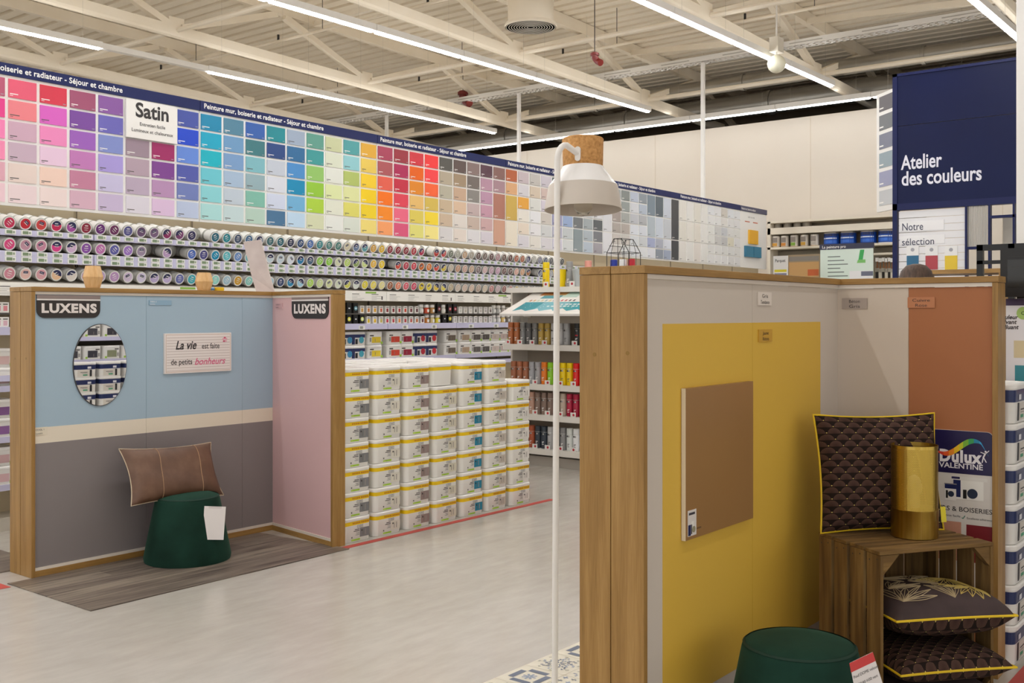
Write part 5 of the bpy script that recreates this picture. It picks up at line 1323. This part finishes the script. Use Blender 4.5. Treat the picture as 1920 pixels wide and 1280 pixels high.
# ------------------------------------------------------------------ far wall shelf with paint cans and posters
XF = 16.35
Yf, df = P_X(1439, XF); FW = Yf - P_X(1720, XF)[0]
def fx_(px): return Yf - P_X(px, XF)[0]
def fz(px, py): return Zat(py, P_X(px, XF)[1])
t = thing('tin_shelving', 'cream shelving of tins along the far wall', 'shelf unit', (XF, Yf, 0), FX)
MB().box(0, FW, .42, .44, 0, fz(1439, 416), M('B8AC98')).build('back_panel', t)
MB().box(0, .05, 0, .42, 0, fz(1439, 416), CREAMSTEEL).build('side_panel', t)
for py0, py1, nm in ((415, 419, 'top_shelf'), (428, 440, 'fascia_shelf'), (464, 468, 'shelf')):
    MB().box(0, FW, 0, .42, fz(1442, py1), fz(1442, py0), CREAMSTEEL).build(nm, t)
MB().box(0, FW, .3, .42, .0, fz(1442, 470), M('8E8676')).build('lower_back', t)
MB().box(fx_(1637), FW, 0, .42, fz(1640, 478), fz(1640, 474), CREAMSTEEL).build('half_shelf', t)
tinm = M('B8B0A4', .3, .5)
for k, px in enumerate([1451, 1467, 1485, 1504, 1523]):
    xx = fx_(px); z0 = fz(1442, 464)
    mb = MB().lathe([(.062, 0), (.064, .01), (.064, .185), (.062, .19)], [M('C8A060'), M('D8D0C4', .4), tinm], 18); 
    mb.panel(-.04, .04, .02, .07, -.0655, M(['D09838', 'D08838', '88B040', 'D0A040', 'B8B0A8'][k])).panel(-.045, .045, .08, .16, -.0655, M('8A8078'))
    o = mb.build('varnish_tin', loc=(XF + .1, Yf - xx, z0 + .0005), smooth=True); o.rotation_euler = (0, 0, FX)
    tag(o, 'small varnish tin, %s from the left on the far wall shelf' % nth(k + 1), 'tin', 'varnish tins on the far shelf')
for k, px in enumerate([1552.5, 1584, 1622, 1656]):
    xx = fx_(px); z0 = fz(1442, 464)
    mb = MB().lathe([(.122, 0), (.125, .012), (.125, .185), (.128, .19), (.128, .205), (.11, .205)], [M('E0E0E4'), M('1E4CA8', .3), tinm, tinm, tinm], 24)
    for z, h_, m in ((.1, .02, M('D8E0F0')), (.03, .05, M('3A70D0')), (.14, .045, M('1A2A60'))):
        for i in range(6):
            a0, a1 = -1 + i/3, -1 + (i + 1)/3
            mb.face([(.1262*math.sin(a), -.1262*math.cos(a), q) for a, q in ((a0, z), (a1, z), (a1, z + h_), (a0, z + h_))], m)
    o = mb.build('blue_paint_tin', loc=(XF + .16, Yf - xx, z0 + .0005), smooth=True); o.rotation_euler = (0, 0, FX)
    tag(o, 'large blue paint tin, %s from the left on the far wall shelf' % nth(k + 1), 'paint tin', 'blue tins on the far shelf')
for k, px in enumerate([1449, 1468, 1487, 1504]):
    xx = fx_(px); z0 = fz(1442, 428)
    o = MB().lathe([(.075, 0), (.075, .12), (.07, .125)], [M('9A9284', .4, .3), tinm], 16).build('grey_tin', loc=(XF + .2, Yf - xx, z0 + .0005), smooth=True)
    tag(o, 'dull grey tin, %s from the left on the top far shelf' % nth(k + 1), 'tin', 'grey tins on the top far shelf')
def far_poster(px0, px1, py0, py1, depth, nm, lab, base):
    t = thing(nm, lab, 'poster', (XF - depth, 0, 0), FX)
    Xp = XF - depth
    ya, da = P_X(px0, Xp); yb, _ = P_X(px1, Xp)
    t.location = (Xp, ya, 0)
    w2 = ya - yb; z1, z0 = Zat(py0, da), Zat(py1, da)
    MB().box(0, w2, 0, .02, z0, z1, base).build('board', t); MB().box(w2*.4, w2*.6, .005, .02, 0, z0, STEEL).build('support_post', t); return t, w2, z0, z1
t, w2, z0, z1 = far_poster(1538, 1637, 459, 545, .5, 'pro_poster', 'pale green poster with dark heading strip on the far shelf', M('DCEBE0', .4))
MB().box(-.01, w2 + .01, -.004, .022, z1 - .08, z1 + .005, M('35374E')).build('heading_strip', t)
MB().text('La peinture pro', .03, z1 - .06, .06, -.005, LETTERW, bold=.015).build('heading_lettering', t)
mb = MB(); 
for k in range(8): mb.panel(.12, .12 + .2 + .06*(k % 3), z1 - .2 - .06*k, z1 - .185 - .06*k, -.001, M('6E7A74'))
mb.build('text_lines', t)
mb = MB().face([(w2*.76, -.001, z1 - .1), (w2*.84, -.001, z1 - .1), (w2*.8, -.001, z1 - .3), (w2*.72, -.001, z1 - .3)], M('3CA858')).face([(w2*.7, -.0012, z1 - .3), (w2*.86, -.0012, z1 - .3), (w2*.86, -.0012, z1 - .25), (w2*.72, -.0012, z1 - .25)], M('7CC06A'))
mb.panel(w2*.56, w2, z0, z1 - .42, -.0014, M('ECECEC')).panel(w2*.78, w2, z1 - .5, z1 - .43, -.002, M('6A6E80')); mb.build('printed_marks', t)
t, w2, z0, z1 = far_poster(1450, 1477, 480, 540, .45, 'photo_poster', 'small white poster with a yellow line and grey photo on the far shelf', M('EDEBE8'))
mb = MB().panel(.02, w2 - .02, z1 - .26, z1 - .22, -.001, M('E8D838')).panel(.02, w2 - .02, z1 - .42, z1 - .28, -.001, M('8A88A0')); MB().text('Parquet', .03, z1 - .1, .07, -.001, LETTERD, bold=.01, sx=.8).build('lettering', t); mb.build('picture', t)
t, w2, z0, z1 = far_poster(1477, 1538, 478, 540, .4, 'photo_poster', 'brown wood-floor photo poster on the far shelf', M('A89478'))
mb = MB().panel(.02, w2 - .02, z1 - .36, z1 - .12, -.001, M('CFA46C')).panel(.02, w2 - .02, z1 - .1, z1 - .03, -.001, M('8E8880')).panel(w2*.62, w2*.95, z1 - .34, z1 - .24, -.0014, M('D06A3C')); mb.build('picture', t)
for k, px in enumerate([1645, 1650.5, 1657, 1662, 1667, 1673]):
    Yb, d = P_X(px, XF - .05); z1 = Zat(483 + (k % 2), d)
    t = thing('paint_brush', 'paint brush hanging under the far shelf, %s from the left' % nth(k + 1), 'paint brush', (XF - .05, Yb, z1 - .36), FX, 'hanging paint brushes')
    MB().loops([rrect(.035, .012, .005, .2, 2), rrect(.022, .012, .005, .24, 2), rrect(.02, .012, .005, .34, 2)], M('8A5A34')).build('handle', t)
    MB().loops([rrect(.06, .016, .006, z, 2) for z in (.14, .2)], tinm).build('ferrule', t)
    MB().loops([rrect(.056, .013, .005, .02, 2), rrect(.058, .016, .005, .14, 2)], M(['2A2622', 'D8D0C0'][k % 2], .8)).build('bristles', t)
    MB().box(-.025, .025, -.014, -.012, .3, .36, WHITE).build('hang_card', t); MB().tube([(0, -.02, .335), (0, .349, .335)], .004, STEEL, 6).build('peg_hook', t)

# ------------------------------------------------------------------ right edge: buckets, poster, dark displays
ps = 'bucket pile at the right edge'
for r in range(7):
    put_bucket(('s%d' % (r % 2),), (4.66 + .131, 1.05 + random.uniform(0, .006), r*.1665), 'navy-banded white bucket, %s in the pile behind the copper wall' % ('lowest' if r == 0 else 'topmost' if r == 6 else nth(r + 1) + ' from the floor'), ps, hgt=.166, wt=.27, dt=.24, kind='navy')
tape('floor_tape', [(4.30, .93), (5.6, .93), (5.6, 1.035), (4.30, 1.035)], 'red floor tape before the bucket pile at the right edge')
Xq = 5.0
Ya, da = P_X(1886, Xq)
t = thing('paint_poster', 'white poster with a green round mark and colour fields behind the copper wall', 'poster', (Xq, Ya, 0), FX)
zp1, zp0 = Zat(560, da), Zat(745, da); PW = .3
MB().box(0, PW, 0, .03, .0, zp1, M('E9E7EA', .4)).build('board', t)
MB().panel(0, PW, zp1 - .03, zp1, -.0006, M('4A3C58')).build('purple_edge', t)
qx = lambda px: Ya - P_X(px, Xq)[0]
qz = lambda py: Zat(py, da)
mb = MB()
for s, py, px in (('couleur', 598, 1877), ('solvant', 607, 1877), ('polluant', 616.5, 1876)): mb.text(s, qx(px) - .012, qz(py), .026, -.001, LETTERD, bold=.02, shear=.25)
mb.text('CO', qx(1914.5), qz(590), .022, -.0014, M('2A4A20'), bold=.01); mb.text('ture', qx(1889), qz(743), .028, -.001, LETTERD, shear=.2); mb.build('lettering', t)
mb = MB().lathe([(.028, 0), (.028, .0005)], M('A8C870'), 24, c=(qx(1919), -.0006, qz(587)), axis='y'); mb.build('green_mark', t)
mb = MB().panel(qx(1901), PW - .01, qz(670), qz(638), -.0008, M('DACBA4')).panel(qx(1903), PW - .01, qz(724), qz(684), -.0008, M('3A8C98')).panel(qx(1889), PW - .01, qz(734), qz(730), -.0008, M('C83A40')); mb.build('colour_fields', t)
t2 = thing('dark_display_panel', 'black glass display panel above the poster at the right edge', 'display', (Xq - .03, P_X(1882, Xq)[0], 0), FX)
zd1, zd0 = Zat(467, da), Zat(557, da)
MB().box(0, .34, -.03, .02, zd0, zd1, M('12100E', .35)).build('frame', t2)
MB().box(.03, .31, -.033, -.03, zd0 + .04, zd1 - .05, M('2A2A28', .15)).build('screen', t2)
mb = MB()
for k in range(1, 4): mb.panel(.03, .31, zd0 + .04 + k*.045, zd0 + .0415 + k*.045, -.0336, M('3C3C3A'))
mb.build('screen_lines', t2)
for px in (.06, .24): MB().box(px, px + .03, .0, .02, zp1, zd0, BLACK).build('support', t2)
Xr = 7.6
Ya, da = P_X(1831, Xr)
t = thing('black_frame_stand', 'open black frame stand with a cross rail behind the copper wall', 'display frame', (Xr, Ya, 0), FX)
z1, zmid_, z0 = Zat(459, da), Zat(492, da), 0
MB().box(0, .04, 0, .04, 0, z1, BLACK).build('frame_post', t); MB().box(.2, .24, 0, .04, 0, z1, BLACK).build('frame_post', t); MB().box(.5, .54, 0, .04, 0, z1, BLACK).build('frame_post', t)
MB().box(0, .54, 0, .04, z1 - .04, z1, BLACK).build('frame_rail', t); MB().box(0, .54, 0, .04, zmid_ - .012, zmid_ + .012, BLACK).build('frame_rail', t)
Xw = 9.2
Ya, da = P_X(1712, Xw); Yb, _ = P_X(1880, Xw)
t = thing('oak_display_table', 'oak edged counter frame before the blue kiosk', 'counter', (Xw, Ya, 0), FX)
zc = Zat(507, da); wv = Ya - Yb
MB().box(0, wv, 0, .5, zc - .035, zc, OAKX).build('top_board', t); MB().box(0, .03, 0, .5, 0, zc - .036, OAKZ).build('side_board', t); MB().box(wv - .03, wv, 0, .5, 0, zc - .036, OAKZ).build('side_board', t)
MB().box(.03, wv - .03, .42, .45, .1, zc - .2, M('2C2A2E')).build('dark_back', t)

# ------------------------------------------------------------------ goods across the aisle, seen in the oval mirror
ps = 'bucket pallet across the aisle'
n = 0
for c in range(4):
    for r in range(6):
        put_bucket(('m%d' % ((c + r) % 2),), (5.55 + .29*c, 1.0 - .0, r*.1585), 'navy-banded white bucket facing the oval mirror, %s layer of the %s stack' % (['lowest', 'second', 'third', 'fourth', 'fifth', 'topmost'][r], ['left', 'second', 'third', 'right'][c]), ps, R(180), kind='navy')
t = thing('aisle_shelving', 'shelf unit of grey tubs across the aisle, seen in the oval mirror', 'shelf unit', (7.6, .35, 0), R(180))
MB().box(0, 2.6, .4, .42, 0, 2.0, M('6E665C')).build('back_panel', t)
for z in (.95, 1.2, 1.42, 1.7):
    MB().box(0, 2.6, 0, .4, z - .03, z, STEEL).build('shelf', t); MB().box(0, 2.6, -.02, 0, z - .04, z + .004, LAV).build('price_rail', t)
MB().box(1.75, 2.02, -.05, -.04, .9, 1.62, M('EDECEE')).build('blank_sheet', t)
for si, z in enumerate((.95, 1.2, 1.42)):
    for k in range(10):
        put_bucket((['46444C', '8C9070', '3C3A44'][(k + si) % 3], 'ml'), (7.6 - .12 - .235*k, .33, z + .0005), 'tub on the %s shelf across the aisle, number %s along' % (['lower', 'middle', 'upper'][si], nth(k + 1)), 'tubs across the aisle', R(180), cat='paint tub', hgt=[.19, .15, .19][si] if False else .15, wt=.22, dt=.2, kind='tub')

# ------------------------------------------------------------------ person behind the partition
def person(loc, face):
    t = thing('person', 'person with short brown hair standing before the blue kiosk, only hair showing', 'person', loc, face)
    skin = M('C89A80', .5); hairm = noisy('brown_hair', [(.3, '3A2A22'), (.7, '5A4436')], (40, 40, 8), 2, .6)
    me = bpy.data.meshes.new('body')
    V = [(0, 0, .95), (0, 0, 1.12), (0, .01, 1.33), (0, .015, 1.43), (0, 0, 1.52), (0, -.01, 1.58), (0, -.01, 1.66),
         (.1, 0, .9), (.11, -.01, .5), (.11, .02, .09), (.11, -.13, .035), (-.1, 0, .9), (-.11, -.01, .5), (-.11, .02, .09), (-.11, -.13, .035),
         (.17, .015, 1.4), (.22, .03, 1.13), (.21, -.1, .9), (.2, -.16, .83), (-.17, .015, 1.4), (-.22, .03, 1.13), (-.21, -.1, .9), (-.2, -.16, .83)]
    E = [(0, 1), (1, 2), (2, 3), (3, 4), (4, 5), (5, 6), (0, 7), (7, 8), (8, 9), (9, 10), (0, 11), (11, 12), (12, 13), (13, 14), (2, 15), (15, 16), (16, 17), (17, 18), (2, 19), (19, 20), (20, 21), (21, 22)]
    rad = [(.15, .11), (.14, .1), (.16, .1), (.08, .07), (.058, .06), (.078, .095), (.072, .09), (.085, .085), (.06, .06), (.042, .042), (.04, .03), (.085, .085), (.06, .06), (.042, .042), (.04, .03), (.06, .055), (.045, .045), (.03, .03), (.035, .02), (.06, .055), (.045, .045), (.03, .03), (.035, .02)]
    me.from_pydata(V, E, []); o = bpy.data.objects.new('body', me); C.objects.link(o); o.parent = t
    me.materials.append(skin)
    md = o.modifiers.new('skin', 'SKIN'); 
    lay = me.skin_vertices[0].data if me.skin_vertices else None
    if lay is None:
        bm = bmesh.new(); bm.from_mesh(me); bm.verts.layers.skin.verify(); bm.to_mesh(me); bm.free(); lay = me.skin_vertices[0].data
    for i, r in enumerate(rad): lay[i].radius = r
    lay[0].use_root = True
    o.modifiers.new('smooth', 'SUBSURF').levels = 2; o.modifiers['smooth'].render_levels = 2
    prof = [(.02, .235), (.055, .225), (.085, .19), (.1, .13), (.1, .07), (.092, .03)]
    mb = MB(); ls = []
    for r, z in prof[::-1]: ls.append([(r*.86*math.cos(2*math.pi*j/24), .012 + r*1.06*math.sin(2*math.pi*j/24), 1.53 + z) for j in range(24)])
    mb.loops(ls, hairm, False); mb.build('hair', t, smooth=True)
    mb = MB().lathe([(.16, .85), (.175, 1.0), (.17, 1.2), (.19, 1.34), (.1, 1.44), (.07, 1.46)], M('3A4458', .8), 20, cap0=False, cap1=False); o = mb.build('jacket', t, smooth=True); o.scale = (1.1, .72, 1)
    for s in (-1, 1): MB().lathe([(.012, 0), (.014, .02), (.01, .045)], skin, 10, c=(s*.083, .0, 1.575)).build('ear', t, smooth=True)
    for s in (-1, 1): MB().lathe([(.009, 0), (.009, .002)], BLACK, 10, c=(s*.03, -.103, 1.625), axis='y').build('eye', t)
    MB().lathe([(.004, .0), (.014, -.028), (.003, -.04)], skin, 8, c=(0, -.105, 1.63)).build('nose', t, smooth=True)
    MB().box(-.022, .022, -.103, -.098, 1.555, 1.561, M('9A5A50')).build('mouth', t)
X, Y = P_D(1714, 6.5); person((X, Y, 0), R(200))
